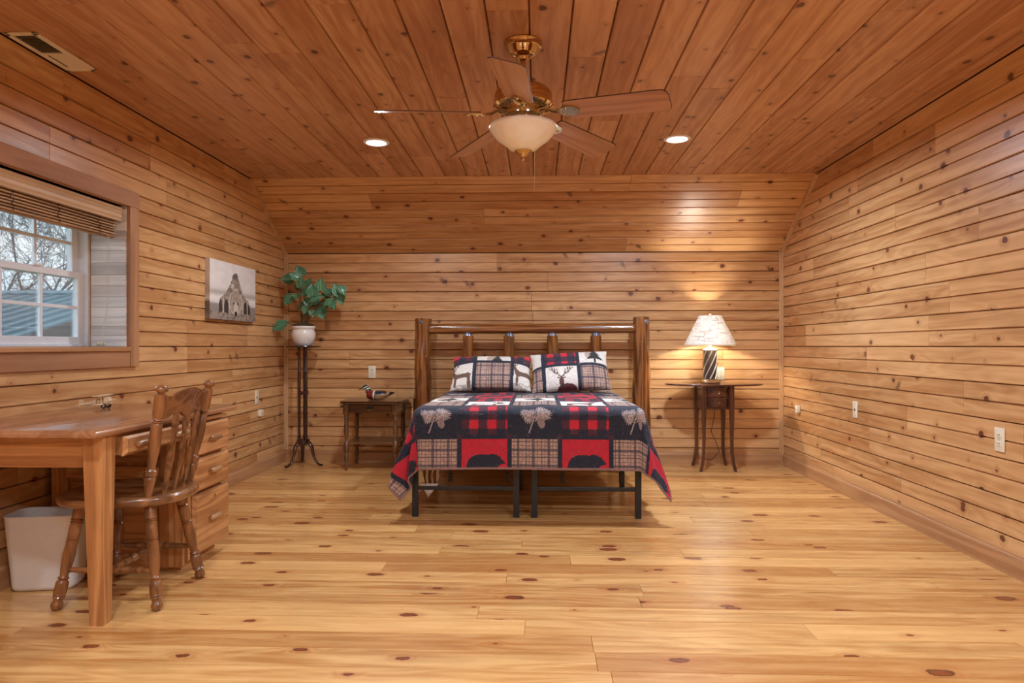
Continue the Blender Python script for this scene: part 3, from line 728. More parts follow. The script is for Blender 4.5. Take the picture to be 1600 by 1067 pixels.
MB().tube([(.035, -.03, .0135), (.035, .03, .0135)], .0015, 6).tube([(.035, -.012, .0135), (.03, 0, .03)], .0015, 6).tube([(.035, .012, .0135), (.03, 0, .03)], .0015, 6).build('axle', M['ply'], bp)

# ================================================================ WALL PLATES
def plate(label, pos, nrm, w=.07, h=.115, kind='duplex'):
    """plate lies in local xz, faces local -y"""
    rz = {'back': 0, 'left': PI / 2, 'right': -PI / 2}[nrm]
    t_ = thing('outlet' if kind != 'box' else 'wall_box', label, 'outlet' if kind == 'duplex' else ('wall box' if kind == 'box' else 'wall plate'), pos, rz)
    d_ = .006 if kind != 'box' else .03
    MB().box((-w / 2, -d_, -h / 2), (w / 2, 0, h / 2), .003).build('cover', M['plastic'], t_, smooth=40)
    if kind == 'duplex':
        for s_ in (-1, 1):
            r_ = MB().box((-.016, -.0085, s_ * .020 - .013), (.016, -.003, s_ * .020 + .013), .003).build('socket', M['plastic'], t_)
            for q in (-.006, .006): MB().box((q - .0012, -.0088, s_ * .020 - .002), (q + .0012, -.0084, s_ * .020 + .007)).build('slot', M['slot'], r_)
            MB().box((-.002, -.0088, s_ * .020 - .009), (.002, -.0084, s_ * .020 - .005)).build('slot', M['slot'], r_)
        MB().turned([(0, .003), (1, .003)], (0, -.005, 0), (0, -.0075, 0), 10).build('screw', M['brass_pale'], t_)
    elif kind == 'blank':
        for s_ in (-1, 1): MB().turned([(0, .003), (1, .003)], (0, -.005, s_ * .042), (0, -.0075, s_ * .042), 10).build('screw', M['brass_pale'], t_)
        MB().box((-.006, -.009, -.008), (.006, -.005, .008), .001).build('jack', M['slot'], t_)
    else:
        MB().box((-.006, -d_ - .001, -.008), (.004, -d_ + .001, .0), .0).build('port', M['slot'], t_)
    return t_
plate('cream duplex outlet on back wall above the duck table', at_y(581.5, 581, YB - .001), 'back')
plate('ivory outlet plate on left wall above the small square box', at_x(400.5, 621, XL + .001), 'left', kind='blank')
plate('small square ivory box low on left wall near the plant stand', at_x(404.5, 645, XL + .001), 'left', .062, .055, 'box')
plate('narrow ivory wall plate midway along right wall', at_x(1337, 640, XR - .001), 'right', kind='blank')
plate('large ivory duplex outlet on right wall nearest the camera', at_x(1563, 687, XR - .001), 'right')
plate('tiny white box on right wall near the back corner', at_x(1249, 639, XR - .001), 'right', .045, .06, 'box')
plate('white outlet on back wall partly hidden behind the lamp', at_y(1126, 583.5, YB - .001), 'back')
# ================================================================ PLANT STAND AND PLANT
ps = thing('plant_stand', 'tall dark mahogany plant stand with tripod feet in the left corner', 'plant stand', (-2.11, 6.06, 0))
PSZ = 1.072
MB().lathe([(0, PSZ - .016), (.10, PSZ - .016), (.148, PSZ - .012), (.156, PSZ - .004), (.154, PSZ + .002), (.146, PSZ), (0, PSZ - .002)], 40, caps=False).build('top', M['dark_stand'], ps, smooth=40)
POLE = [(0, .011), (.02, .015), (.04, .011), (.1, .0125), (.26, .0125), (.27, .016), (.28, .011), (.30, .015), (.44, .012), (.47, .014), (.50, .0105), (.53, .014), (.56, .012), (.70, .013), (.72, .016), (.74, .011), (.76, .0135), (.95, .011), (.97, .016), (1, .012)]
for k in range(3):
    an = math.radians(-28 + 120 * k + 0); x_, y_ = .036 * math.cos(an) , .036 * math.sin(an)
    MB().turned(POLE, (x_, y_, PSZ - .014), (x_, y_, .235), 12).build('pole', M['dark_stand'], ps, smooth=60)
MB().prism([(.05 * math.cos(math.radians(-28 + 60 * k)), .05 * math.sin(math.radians(-28 + 60 * k))) for k in range(6)], .635, .667).build('collar', M['dark_stand'], ps)
MB().lathe([(.0, .175), (.03, .18), (.055, .20), (.058, .235), (.05, .24), (0, .242)], 24, caps=False).build('hub', M['dark_stand'], ps, smooth=40)
for k in range(3):
    an = math.radians((-118, -20, 112)[k]); c_, s_ = math.cos(an), math.sin(an)
    P = [(.03, .215), (.07, .205), (.095, .17), (.105, .12), (.122, .07), (.155, .03), (.185, .016), (.205, .018)]
    MB().tube([(r_ * c_, r_ * s_, z_) for r_, z_ in P], [.018, .021, .020, .016, .013, .012, .013, .012], 12, flat=.75).build('foot', M['dark_stand'], ps, smooth=60)

pl = thing('potted_ivy', 'leafy green potted plant in a white ceramic pot on the tall plant stand', 'plant', (-2.11, 6.06, PSZ + .001))
MB().lathe([(0, 0), (.058, 0), (.068, .006), (.085, .03), (.104, .075), (.108, .105), (.102, .13), (.094, .145), (.098, .152), (.106, .158), (.108, .172), (.104, .178), (.096, .176), (.092, .165), (.088, .15), (0, .15)], 48, caps=False).build('pot', M['pot'], pl, smooth=45)
MB().lathe([(0, .155), (.05, .162), (.088, .160), (.094, .172), (.085, .196), (.05, .205), (0, .207)], 28, caps=False).build('moss', M['soil'], pl, smooth=60)
t = NT('ivy_leaf'); uvn = t.n('ShaderNodeUVMap').outputs[0]; sp = t.n('ShaderNodeSeparateXYZ', Vector=uvn)
oi_ = t.n('ShaderNodeObjectInfo').outputs['Random']
vein = t.math('MINIMUM', t.math('ABSOLUTE', sp.outputs[0]), t.math('ABSOLUTE', t.math('SUBTRACT', t.math('FRACT', t.math('MULTIPLY', t.math('SUBTRACT', sp.outputs[1], t.math('MULTIPLY', t.math('ABSOLUTE', sp.outputs[0]), .7)), 5.0)), .5)))
nl = t.n('ShaderNodeTexNoise', Vector=uvn, Scale=9.0, Detail=3.0).outputs['Fac']
cg = t.mix(t.rng(nl, .35, .65), srgb(44, 106, 74), srgb(104, 168, 128)); cg = t.mix(t.rng(vein, 0, .05, .55, 0), cg, srgb(176, 210, 170))
cg = t.mix(t.math('MULTIPLY', oi_, .45), cg, srgb(36, 96, 66))
t.bsdf(cg, .38, coat=.2); M['leaf'] = t.m
M['stem'] = flat_mat('brown_stem', (112, 84, 50), .7)
def leaf_mesh(k):
    """heart-shaped leaf in local xy, tip towards +x, folded along the midrib and curled"""
    n = 9; vs = []; uv = []; fs = []
    for i in range(n + 1):
        u = i / n; hw = .46 * math.sin(PI * min(1, (u * .92 + .10)) ** .8) * (1 - u ** 3 * .5) if u < 1 else 0
        x = u; back = -.16 * (1 - u) ** 4
        for j in (-2, -1, 0, 1, 2):
            q = j / 2; vs.append((x + (back if abs(j) == 2 else back * .3 * abs(j)) - .02, q * hw, .12 * abs(q) * (1 - .4 * u) - (.10 + .05 * k) * u * u + .02 * math.sin(6 * u + j))); uv.append((q * hw, u))
    for i in range(n):
        for j in range(4):
            a = i * 5 + j; fs.append((a, a + 5, a + 6, a + 1))
    me = bpy.data.meshes.new('leaf'); me.from_pydata(vs, [], fs); me.polygons.foreach_set('use_smooth', [True] * len(fs)); me.update(); set_uv(me, uv); me.materials.append(M['leaf']); return me
LM = [leaf_mesh(k) for k in range(4)]
rl = random.Random(12)
# leaf centres (photo x, y), tip direction in the picture plane (degrees), length
LV = [(467, 422, 120, .115), (447, 436, 175, .12), (471, 440, 70, .10), (501, 443, 85, .12), (487, 451, 100, .12), (449, 470, 230, .11), (476, 458, 200, .10), (496, 464, 20, .12), (525, 450, 115, .115),
      (532, 467, -75, .13), (504, 478, 215, .12), (503, 491, -70, .12), (470, 479, 195, .09), (430, 511, 205, .125), (447, 506, 10, .08), (468, 451, -60, .08), (512, 463, -40, .09), (488, 491, -80, .07), (458, 430, 150, .09), (483, 440, 60, .09), (512, 455, 130, .09), (520, 478, -50, .10), (493, 478, -95, .09), (476, 486, -100, .07), (461, 462, 170, .07), (536, 455, -60, .09), (480, 470, 130, .10), (516, 470, 60, .09)]
base_p = V((-2.11, 6.06, PSZ + .19))
for (lx, ly, an, ln) in LV:
    dep = 6.06 + rl.uniform(-.14, .06)
    c_ = at_y(lx, ly, dep)
    if c_.x < XL + .05: c_.x = XL + .05
    d_ = V((math.cos(math.radians(an)), rl.uniform(-.45, .05), math.sin(math.radians(an)))).normalized()
    ny = V((rl.uniform(-.35, .35), -1, rl.uniform(.25, .8))).normalized(); z_ = (ny - d_ * ny.dot(d_)).normalized(); y_ = z_.cross(d_)
    o = bpy.data.objects.new('leaf', LM[rl.randrange(4)]); COL.objects.link(o); o.parent = pl
    st_ = c_ - d_ * ln * .5
    mt = Matrix((( d_.x * ln, y_.x * ln, z_.x * ln, st_.x - pl.location.x), (d_.y * ln, y_.y * ln, z_.y * ln, st_.y - pl.location.y), (d_.z * ln, y_.z * ln, z_.z * ln, st_.z - pl.location.z), (0, 0, 0, 1)))
    o.matrix_local = mt
    b0 = base_p + V((rl.uniform(-.03, .03), rl.uniform(-.03, .03), 0)); b1 = V((base_p.x * .55 + st_.x * .45, base_p.y * .6 + st_.y * .4, base_p.z * .25 + max(st_.z, base_p.z + .05) * .75 + .02))
    pts = []
    for i in range(7):
        u = i / 6; pts.append((b0 * (1 - u) ** 2 + b1 * 2 * u * (1 - u) + st_ * u * u) - V(pl.location))
    MB().tube(pts, [.0035, .0032, .003, .0027, .0024, .002, .0017], 6).build('stem', M['stem'], pl, smooth=60)

# ================================================================ CANVAS WITH THE BEAR
def inpoly(px, py, poly):
    c = np.zeros(px.shape, bool); n = len(poly)
    for i in range(n):
        x0, y0 = poly[i]; x1, y1 = poly[(i + 1) % n]
        if y0 == y1: continue
        c ^= ((y0 > py) != (y1 > py)) & (px < (x1 - x0) * (py - y0) / (y1 - y0) + x0)
    return c
def ell(U, Vv, cx, cy, rx, ry, rot=0.0):
    c_, s_ = math.cos(rot), math.sin(rot); a = (U - cx) * c_ + (Vv - cy) * s_; b = -(U - cx) * s_ + (Vv - cy) * c_
    return (a / rx) ** 2 + (b / ry) ** 2
def vnoise(U, Vv, s, seed=0):
    """cheap smooth value noise on numpy grids"""
    rs = np.random.RandomState(seed); G = rs.rand(64, 64); x = U * s + 7.3; y = Vv * s + 3.1
    xi = np.floor(x).astype(int); yi = np.floor(y).astype(int); fx = x - xi; fy = y - yi; fx = fx * fx * (3 - 2 * fx); fy = fy * fy * (3 - 2 * fy)
    g = lambda a, b: G[a % 64, b % 64]
    return (g(xi, yi) * (1 - fx) + g(xi + 1, yi) * fx) * (1 - fy) + (g(xi, yi + 1) * (1 - fx) + g(xi + 1, yi + 1) * fx) * fy
nU, nV = 230, 170
uu, vv = np.meshgrid(np.linspace(0, 1, nU), np.linspace(0, 1, nV)); U_, V_ = uu.ravel(), vv.ravel()
col = np.zeros((U_.size, 3))
def put(mask, rgb, a=1.0):
    m_ = (np.clip(mask, 0, 1) if mask.dtype != bool else mask.astype(float)) * a
    col[:] = col * (1 - m_[:, None]) + np.array(rgb, float) * m_[:, None]
n1 = vnoise(U_, V_, 40, 1); n2 = vnoise(U_, V_, 14, 2); n3 = vnoise(U_ * 3, V_, 26, 3)
sky_ = 232 - 22 * np.clip((.6 - V_) * 2, 0, 1) - 10 * n2
col[:] = np.stack([sky_, sky_ - 3, sky_ - 8], 1)
put(np.exp(-((V_ - .46) / .05) ** 2), (150, 142, 134), .55)
put(np.exp(-((V_ - .36) / .05) ** 2), (240, 238, 232), .7)
put(np.clip((.29 - V_) / .04, 0, 1), (120, 112, 104), .75)
put(np.clip((.14 - V_) / .03, 0, 1) , (158, 142, 128), .9); put((V_ < .14) & (n1 > .62), (92, 82, 74), .6)
body = [(.17, .12), (.165, .24), (.20, .36), (.27, .42), (.34, .50), (.40, .60), (.44, .70), (.47, .80), (.52, .85), (.57, .82), (.60, .74), (.64, .62), (.69, .50), (.76, .42), (.83, .35), (.87, .24), (.88, .12)]
wob = (n1 - .5) * .03
bm_ = inpoly(U_ + wob, V_ + wob, body)
put(bm_, (150, 136, 122)); put(bm_ & (n3 > .5), (188, 176, 162), .55); put(bm_ & (n1 > .6), (108, 96, 86), .5)
put((ell(U_, V_, .52, .79, .06, .06) < 1) & bm_, (92, 82, 74), .75); put((ell(U_, V_, .46, .60, .03, .05) < 1) & bm_, (226, 218, 206), .7)
for (cx, w_) in ((.21, .035), (.33, .05), (.75, .05), (.84, .035)):
    put((ell(U_, V_, cx, .2, w_, .15) < 1) & bm_, (48, 42, 38), .85)
for (cx, w_) in ((.27, .012), (.39, .012), (.70, .012), (.80, .012)):
    put((ell(U_, V_, cx, .24, w_, .16) < 1) & bm_, (206, 196, 184), .8)
put((ell(U_, V_, .53, .33, .135, .22) < 1), (176, 162, 146)); put((ell(U_, V_, .53, .33, .135, .22) < 1) & (n1 > .5), (140, 126, 112), .5)
put(np.abs(ell(U_, V_, .53, .33, .135, .22) - 1) < .12, (214, 204, 190), .7)
put((ell(U_, V_, .43, .52, .04, .04) < 1), (120, 108, 96), .8); put((ell(U_, V_, .63, .52, .04, .04) < 1), (120, 108, 96), .8)
put((ell(U_, V_, .535, .20, .05, .12) < 1), (206, 194, 178)); put((ell(U_, V_, .535, .12, .03, .045) < 1), (50, 44, 42))
put((ell(U_, V_, .49, .30, .016, .02) < 1), (40, 34, 30)); put((ell(U_, V_, .58, .30, .016, .02) < 1), (40, 34, 30))
cw = thing('bear_canvas', 'canvas print of a resting bear on the left wall beside the window', 'picture', (XL + .0005, 5.135, 1.482))
CWY, CWZ = .39, .215
vs = [(.035, -CWY + 2 * CWY * a, -CWZ + 2 * CWZ * b) for a, b in zip(U_, V_)]
fs = [(j * nU + i, j * nU + i + 1, (j + 1) * nU + i + 1, (j + 1) * nU + i) for j in range(nV - 1) for i in range(nU - 1)]
me = bpy.data.meshes.new('print'); me.from_pydata(vs, [], fs); me.update(); set_colors(me, col); M['print'] = attr_mat('canvas_print', .7); me.materials.append(M['print'])
o = bpy.data.objects.new('print', me); COL.objects.link(o); o.parent = cw
t = NT('canvas_edge'); tz = t.n('ShaderNodeSeparateXYZ', Vector=t.n('ShaderNodeTexCoord').outputs['Object']).outputs[2]
rp = t.n('ShaderNodeValToRGB', Fac=t.rng(tz, -.215, .215)); el = rp.color_ramp.elements
el[0].color = srgb(140, 126, 112); el[1].color = srgb(214, 206, 196)
for p_, c_ in ((.14, (110, 98, 88)), (.28, (112, 102, 94)), (.34, (222, 214, 204)), (.45, (176, 164, 152)), (.7, (206, 198, 188))):
    e = rp.color_ramp.elements.new(p_); e.color = srgb(*c_)
t.bsdf(rp.outputs[0], .7)
MB().box((0, -CWY, -CWZ), (.0347, CWY, CWZ), .0005).build('wrapped_edge', t.m, cw)

# ================================================================ END TABLE WITH DUCK
et = thing('end_table', 'small dark walnut end table with turned legs and one drawer beside the bed', 'table', (at_y(581, 600, 5.86).x + .0, 5.995, 0))
TX, TY, TZ = .225, .20, .60
prof = rrect(TX + .03, TY + .02, .03, 4)
rings = []
for sc_, z in ((-.020, -.022), (-.006, -.020), (0, -.012), (-.002, -.005), (-.010, -.002), (-.016, 0)):
    rings.append([(x + math.copysign(sc_, x) * 1, y + math.copysign(sc_, y), TZ + z) for x, y in prof])
MB().loft(rings).build('top', M['walnut'], et, smooth=35)
TL = [(0,.020),(.04,.021),(.05,.016),(.065,.022),(.08,.016),(.095,.022),(.11,.015),(.2,.019),(.32,.021),(.42,.014),(.47,.011),(.49,.017),(.52,.022),(.57,.027),(.62,.028),(.67,.022),(.70,.013),(.72,.018),(.80,.019),(.87,.011),(.885,.017),(.90,.017),(.915,.011),(.97,.012),(1,.010)]
for sx_ in (-1, 1):
    for sy_ in (-1, 1):
        x_, y_ = sx_ * (TX - .012), sy_ * (TY - .03)
        q = MB().box((x_ - .024, y_ - .024, TZ - .115), (x_ + .024, y_ + .024, TZ - .02), .002)
        q.turned(TL, (x_, y_, TZ - .114), (x_, y_, .001), 16)
        q.build('leg', M['walnut_z'], et, smooth=50)
for (a, b) in (((-TX + .012, -TY + .02, TZ - .1), (TX - .012, -TY + .034, TZ - .022)), ((-TX + .012, TY - .034, TZ - .1), (TX - .012, TY - .02, TZ - .022)), ((-TX, -TY + .03, TZ - .1), (-TX + .014, TY - .03, TZ - .022)), ((TX - .014, -TY + .03, TZ - .1), (TX, TY - .03, TZ - .022))):
    MB().box(a, b, .001).build('apron', M['walnut'], et)
dr = MB().box((-TX + .045, -TY + .012, TZ - .088), (TX - .045, -TY + .022, TZ - .032), .003).build('drawer', M['walnut'], et)
MB().prism([(-.035, -.010), (.035, -.010), (.025, .012), (0, .016), (-.025, .012)], 0, .002, Matrix.Translation((0, -TY + .012, TZ - .058)) @ Matrix.Rotation(PI / 2, 4, 'X')).build('back_plate', M['slot'], dr)
MB().tube([(-.024, -TY + .006, TZ - .060), (-.022, -TY - .008, TZ - .072), (0, -TY - .012, TZ - .078), (.022, -TY - .008, TZ - .072), (.024, -TY + .006, TZ - .060)], .0028, 8).build('bail_handle', M['brass_pale'], dr, smooth=60)
MB().box((-TX + .0, -TY + .02, .228), (TX, TY - .02, .246), .004).build('shelf', M['walnut'], et)

dk = thing('duck_decoy', 'painted wood duck decoy resting on the end table', 'decoy', (et.location.x - .0, 5.93, TZ), math.radians(0))
dk.location.x = at_y(591, 620, 5.93).x
M['duck'] = attr_mat('duck_paint', .16)
def loft_rings(secs, n=36):
    """secs: (x, cz, ry, rz, yc)"""
    rings = []
    for (x, cz, ry, rz) in secs:
        rings.append([(x, ry * math.cos(2 * PI * k / n), cz + rz * math.sin(2 * PI * k / n)) for k in range(n)])
    return rings
def dense(secs, m=4):
    out = []
    S = np.array(secs); tt = np.linspace(0, len(secs) - 1, (len(secs) - 1) * m + 1)
    for k in range(S.shape[1]): out.append(np.interp(tt, range(len(secs)), S[:, k]))
    A = np.stack(out, 1)
    for _ in range(2): A[1:-1] = (A[:-2] + 2 * A[1:-1] + A[2:]) / 4
    return [tuple(r) for r in A]
bs = dense([(-.105, .045, .004, .006), (-.098, .045, .030, .030), (-.075, .043, .047, .040), (-.04, .042, .056, .042), (.0, .043, .058, .042), (.045, .044, .052, .038), (.085, .052, .036, .026), (.115, .060, .020, .013), (.14, .064, .008, .005), (.146, .065, .001, .001)], 6)
q = MB().loft(loft_rings(bs)); A = np.array(q.v); A[:, 2] = np.maximum(A[:, 2], .001 + 0 * A[:, 2]); q.v = [tuple(p) for p in A]
o = q.build('body', M['duck'], dk, smooth=60); X_, Y_, Z_ = A.T
cc = np.tile(np.array([150, 112, 72.]), (len(A), 1))
def pc(mask, rgb): cc[mask] = rgb
pc(X_ < -.035, (120, 44, 34)); pc((X_ > -.035) & (X_ < -.026), (226, 222, 214)); pc((X_ > -.026) & (X_ < -.018), (30, 28, 28))
pc((Z_ < .03) & (X_ > -.02), (190, 158, 116)); pc(ell(X_, Z_, .03, .067, .052, .014) < 1, (30, 44, 58)); pc((Z_ > .078) & (X_ > -.02), (84, 58, 38)); pc(X_ > .10, (34, 30, 30))
set_colors(o.data, cc)
hd = dense([(-.142, .100, .004, .004), (-.138, .103, .014, .014), (-.125, .108, .021, .022), (-.108, .108, .024, .025), (-.09, .100, .022, .024), (-.074, .088, .018, .020), (-.064, .076, .014, .014), (-.06, .07, .002, .003)], 6)
q = MB().loft(loft_rings(hd)).loft([[(.024 * s_ * math.cos(2 * PI * k / 24) - .085 - .008 * (z_ - .06) / .04, .022 * s_ * math.sin(2 * PI * k / 24), z_) for k in range(24)] for z_, s_ in ((.06, 1.1), (.075, 1.0), (.09, .9), (.1, .8))])
A = np.array(q.v); X_, Y_, Z_ = A.T
o = q.build('head', M['duck'], dk, smooth=60); cc = np.tile(np.array([24, 58, 50.]), (len(A), 1))
pc(Z_ < .078, (120, 44, 34)); pc(np.abs(Z_ - .112 - .5 * (X_ + .11)) < .0022, (232, 232, 226)); pc((np.abs(Z_ - .092 - .4 * (X_ + .11)) < .004) & (X_ > -.125), (232, 232, 226)); pc((X_ < -.112) & (Z_ < .098), (226, 224, 216))
set_colors(o.data, cc)
q = MB().loft([[(x, w_ * math.cos(2 * PI * k / 12), z_ + h_ * math.sin(2 * PI * k / 12)) for k in range(12)] for x, z_, w_, h_ in ((-.134, .102, .010, .010), (-.15, .099, .010, .007), (-.165, .094, .011, .004), (-.175, .092, .008, .003), (-.178, .0915, .001, .001))])
o = q.build('bill', M['duck'], dk, smooth=60); A = np.array(q.v); cc = np.tile(np.array([170, 84, 50.]), (len(A), 1)); pc(A[:, 2] > .1, (34, 30, 30)); set_colors(o.data, cc)
for s_ in (-1, 1): MB().lathe([(0, -.004), (.004, -.002), (.004, .002), (0, .004)], 10, (-.127, s_ * .0195, .112), caps=False).build('eye', M['slot'], dk)

# ================================================================ LAMP TABLE AND LAMP
lt = thing('drop_leaf_table', 'oval mahogany drop-leaf side table with two small drawers under the lamp', 'table', (at_y(1115, 600, 6.04).x, 6.04, 0))
LZ = .745
ov = [(.425 * math.cos(2 * PI * k / 64), .195 * math.sin(2 * PI * k / 64)) for k in range(64)]
MB().loft([[(x * s_, y * s_, LZ + z_) for x, y in ov] for s_, z_ in ((.96, -.016), (.985, -.014), (1, -.008), (.995, -.003), (.985, 0))]).build('top', M['mahog'], lt, smooth=40)
BXW, BY0, BY1, BZ0 = .125, -.145, .155, .535
MB().box((-BXW, BY0 + .012, BZ0), (BXW, BY1, LZ - .016), .002).build('case', M['mahog_z'], lt)
def bow(z0, z1, w=.094):
    n = 13; ya = [BY0 + .012 - .030 * math.cos(PI * (k / (n - 1) - .5)) for k in range(n)]
    fr_ = [(-w + 2 * w * k / (n - 1), ya[k]) for k in range(n)]
    return MB().prism(fr_ + [(w, BY0 + .02), (-w, BY0 + .02)], z0, z1)
for (z0, z1) in ((.640, .715), (.548, .632)):
    d_ = bow(z0, z1).build('drawer', M['mahog'], lt)
    zz = (z0 + z1) / 2 + .002
    MB().turned([(0, .007), (.5, .006), (1, .002)], (0, BY0 - .016, zz + .006), (0, BY0 - .026, zz + .006), 12).build('knob', M['brass_pale'], d_)
    MB().tube([(.009 * math.sin(2 * PI * k / 16), BY0 - .024, zz - .004 + .009 * math.cos(2 * PI * k / 16)) for k in range(17)], .0016, 6, caps=False).build('ring', M['brass_pale'], d_)
bow(BZ0 - .006, BZ0 + .006, .10).build('bead', M['mahog'], lt)
for sx_ in (-1, 1):
    for sy_ in (-1, 1):
        x_ = sx_ * (BXW - .008); y_ = BY0 + .008 if sy_ < 0 else BY1 - .016
        rr_ = []
        for z, w_, o_ in ((LZ - .016, .019, 0), (.53, .019, .0), (.42, .0165, .002), (.28, .0135, .0), (.16, .0125, .003), (.07, .0125, .013), (.0, .0115, .030)):
            cx, cy = x_ + sx_ * o_, y_ + sy_ * o_ * .6
            rr_.append([(cx - w_, cy - w_, z), (cx + w_, cy - w_, z), (cx + w_, cy + w_, z), (cx - w_, cy + w_, z)])
        MB().loft(rr_).build('leg', M['mahog_z'], lt, smooth=30)
cord = MB().tube([V(p) for p in ((.02, .14, .735), (.05, .19, .70), (.06, .205, .45), (.03, .205, .30), (.075, .20, .20), (.10, .19, .12), (.03, .18, .05), (-.08, .17, .06), (-.12, .18, .14), (-.10, .20, .30), (-.08, .205, .5), (.02, .205, .62), (.045, .20, .76), (.05, .205, .795))], .0028, 6)
o = cord.build('lamp_cord', M['slot'], None, smooth=60, loc=tuple(lt.location)); tag(o, 'thin dark lamp cord looping down behind the oval side table', 'cord')

lp = thing('table_lamp', 'table lamp with spiral bronze column and white cone shade, switched on', 'lamp', (at_y(1109.5, 600, 6.05).x, 6.05, LZ + .001))
M['bronze'] = flat_mat('dark_bronze', (74, 66, 58), .35, .6, noise=.2)
M['silver'] = flat_mat('silvered_ridge', (206, 200, 190), .3, .6, noise=.1)
MB().box((-.072, -.072, 0), (.072, .072, .030), .006).box((-.06, -.06, .028), (.06, .06, .038), .004).build('base', M['brass_pale'], lp, smooth=40)
MB().lathe([(0, .036), (.056, .036), (.056, .285), (0, .285)], 36, caps=False).build('column', M['bronze'], lp, smooth=40)
for k in range(7):
    pts = [(.0565 * math.cos(2 * PI * k / 7 + u * 2.1), .0565 * math.sin(2 * PI * k / 7 + u * 2.1), .040 + .242 * u) for u in np.linspace(0, 1, 24)]
    MB().tube(pts, .0065, 8).build('spiral_ridge', M['silver'] , lp, smooth=60)
MB().lathe([(0, .284), (.066, .284), (.066, .296), (.052, .302), (.030, .312), (.012, .318), (.010, .36), (0, .36)], 32, caps=False).build('cap', M['silver'], lp, smooth=40)
MB().lathe([(0, .355), (.012, .36), (.016, .375), (.028, .40), (.030, .43), (.022, .452), (0, .46)], 20, caps=False).build('bulb', M['bulb'], lp, smooth=60)
hp = [(-.05, 0, .33), (-.062, 0, .40), (-.062, 0, .50), (-.04, 0, .565), (0, 0, .585), (.04, 0, .565), (.062, 0, .50), (.062, 0, .40), (.05, 0, .33)]
MB().tube(hp, .0018, 6, caps=False).build('harp', M['brass_pale'], lp)
ts = NT('linen_shade'); tcs = ts.n('ShaderNodeTexCoord').outputs['Object']
wv = ts.n('ShaderNodeTexNoise', Vector=ts.n('ShaderNodeMapping', Vector=tcs, Scale=(60, 60, 6), Rotation=(.5, .3, 0)).outputs[0], Scale=1.2, Detail=2.0).outputs['Fac']
wv2 = ts.n('ShaderNodeTexNoise', Vector=ts.n('ShaderNodeMapping', Vector=tcs, Scale=(7, 7, 60), Rotation=(.6, -.4, 0)).outputs[0], Scale=1.2, Detail=2.0).outputs['Fac']
ft = ts.math('MAXIMUM', ts.rng(wv, .58, .66), ts.rng(wv2, .58, .66))
cs_ = ts.mix(ft, srgb(246, 242, 234), srgb(206, 196, 184))
bd = ts.n('ShaderNodeBsdfDiffuse', Color=cs_); bt = ts.n('ShaderNodeBsdfTranslucent', Color=cs_)
mx = ts.n('ShaderNodeMixShader', _0=.10, _1=bd.outputs[0], _2=bt.outputs[0]); ts.t.links.new(mx.outputs[0], ts.out.inputs['Surface']); M['shade'] = ts.m
SB, ST, SZ0, SZ1 = .224, .096, .334, .592
MB().lathe([(SB, SZ0), (ST, SZ1), (ST - .002, SZ1), (SB - .002, SZ0), (SB, SZ0)], 64, caps=False).build('shade', M['shade'], lp, smooth=40)
MB().lathe([(SB - .004, SZ0 - .002), (SB + .002, SZ0 - .002), (SB + .001, SZ0 + .008), (SB - .004, SZ0 + .008)], 64, caps=False).build('shade_trim', M['plastic'], lp, smooth=40)
sp_ = MB()
for k in range(3):
    an = 2 * PI * k / 3 + .5; sp_.tube([(0, 0, .586), (ST * math.cos(an), ST * math.sin(an), SZ1 - .004)], .0015, 5)
sp_.build('spider', M['brass_pale'], lp)
MB().lathe([(0, .586), (.008, .588), (.005, .598), (.010, .604), (.011, .612), (.006, .62), (0, .622)], 16, caps=False).build('finial', M['brass_pale'], lp, smooth=50)
ld = bpy.data.lights.new('lamp_bulb_light', 'POINT'); ld.energy = LAMP_W; ld.color = (1, .92, .80); ld.shadow_soft_size = .03
lo = bpy.data.objects.new('lamp_bulb_light', ld); COL.objects.link(lo); lo.location = (lp.location.x, lp.location.y - .035, lp.location.z + .43)
# ================================================================ LOG HEADBOARD
BXC = -.060                                            # bed centre line
hb = thing('log_headboard', 'rustic varnished log headboard with four upright spindles against the back wall', 'headboard', (0, 6.06, 0))
def log(p0, p1, r0, r1, seed, n=20, m=26, rough=.018, ends=.72):
    p0, p1 = V(p0), V(p1); d = p1 - p0; t_ = d.normalized(); up = PZ if abs(t_.z) < .9 else PX
    a = t_.cross(up).normalized(); b = t_.cross(a); rings = []
    us = [0, .004] + [(i + .5) / m for i in range(m)] + [.996, 1]
    for u in us:
        r = r0 + (r1 - r0) * u
        if u in (0, 1): r *= .86
        ring = []
        for k in range(n):
            an = 2 * PI * k / n; q = V((math.cos(an) * 1.1, math.sin(an) * 1.1, u * d.length * 5.0 + seed * 7.7))
            rr_ = r * (1 + (mnoise.noise(q)) * rough * 9 + mnoise.noise(q * 3.1) * rough * 3)
            ring.append(p0 + d * u + (a * math.cos(an) + b * math.sin(an)) * rr_)
        rings.append(ring)
    return MB().loft(rings)
pxl, pxr = at_y(661, 560, 6.06).x, at_y(1002, 560, 6.06).x
for i, x_ in enumerate((pxl, pxr)):
    q = log((x_ + (.0 if i else -.01), 0, 0), (x_, 0, 1.33 - .01 * (1 - i)), .083, .072, i + 1)
    q.build('post', M['log'], hb, smooth=50)
    for (zz_, an, s_) in ((1.285, -95, .02), (.98, -60, .014), (.72, -110, .018), (1.1, -130, .012)):
        c_ = V((x_ + .070 * math.cos(math.radians(an + 40 * i)), .070 * math.sin(math.radians(an + 40 * i)), zz_)); nrm = V((math.cos(math.radians(an + 40 * i)), math.sin(math.radians(an + 40 * i)), 0))
        MB().turned([(0, s_ * 1.3), (.6, s_), (1, s_ * .3)], c_ - nrm * .006, c_ + nrm * .008, 12).build('knot', M['tenon'] if zz_ > 1.2 else M['chair'], hb, smooth=60)
zr = at_y(830, 513.5, 6.03).z
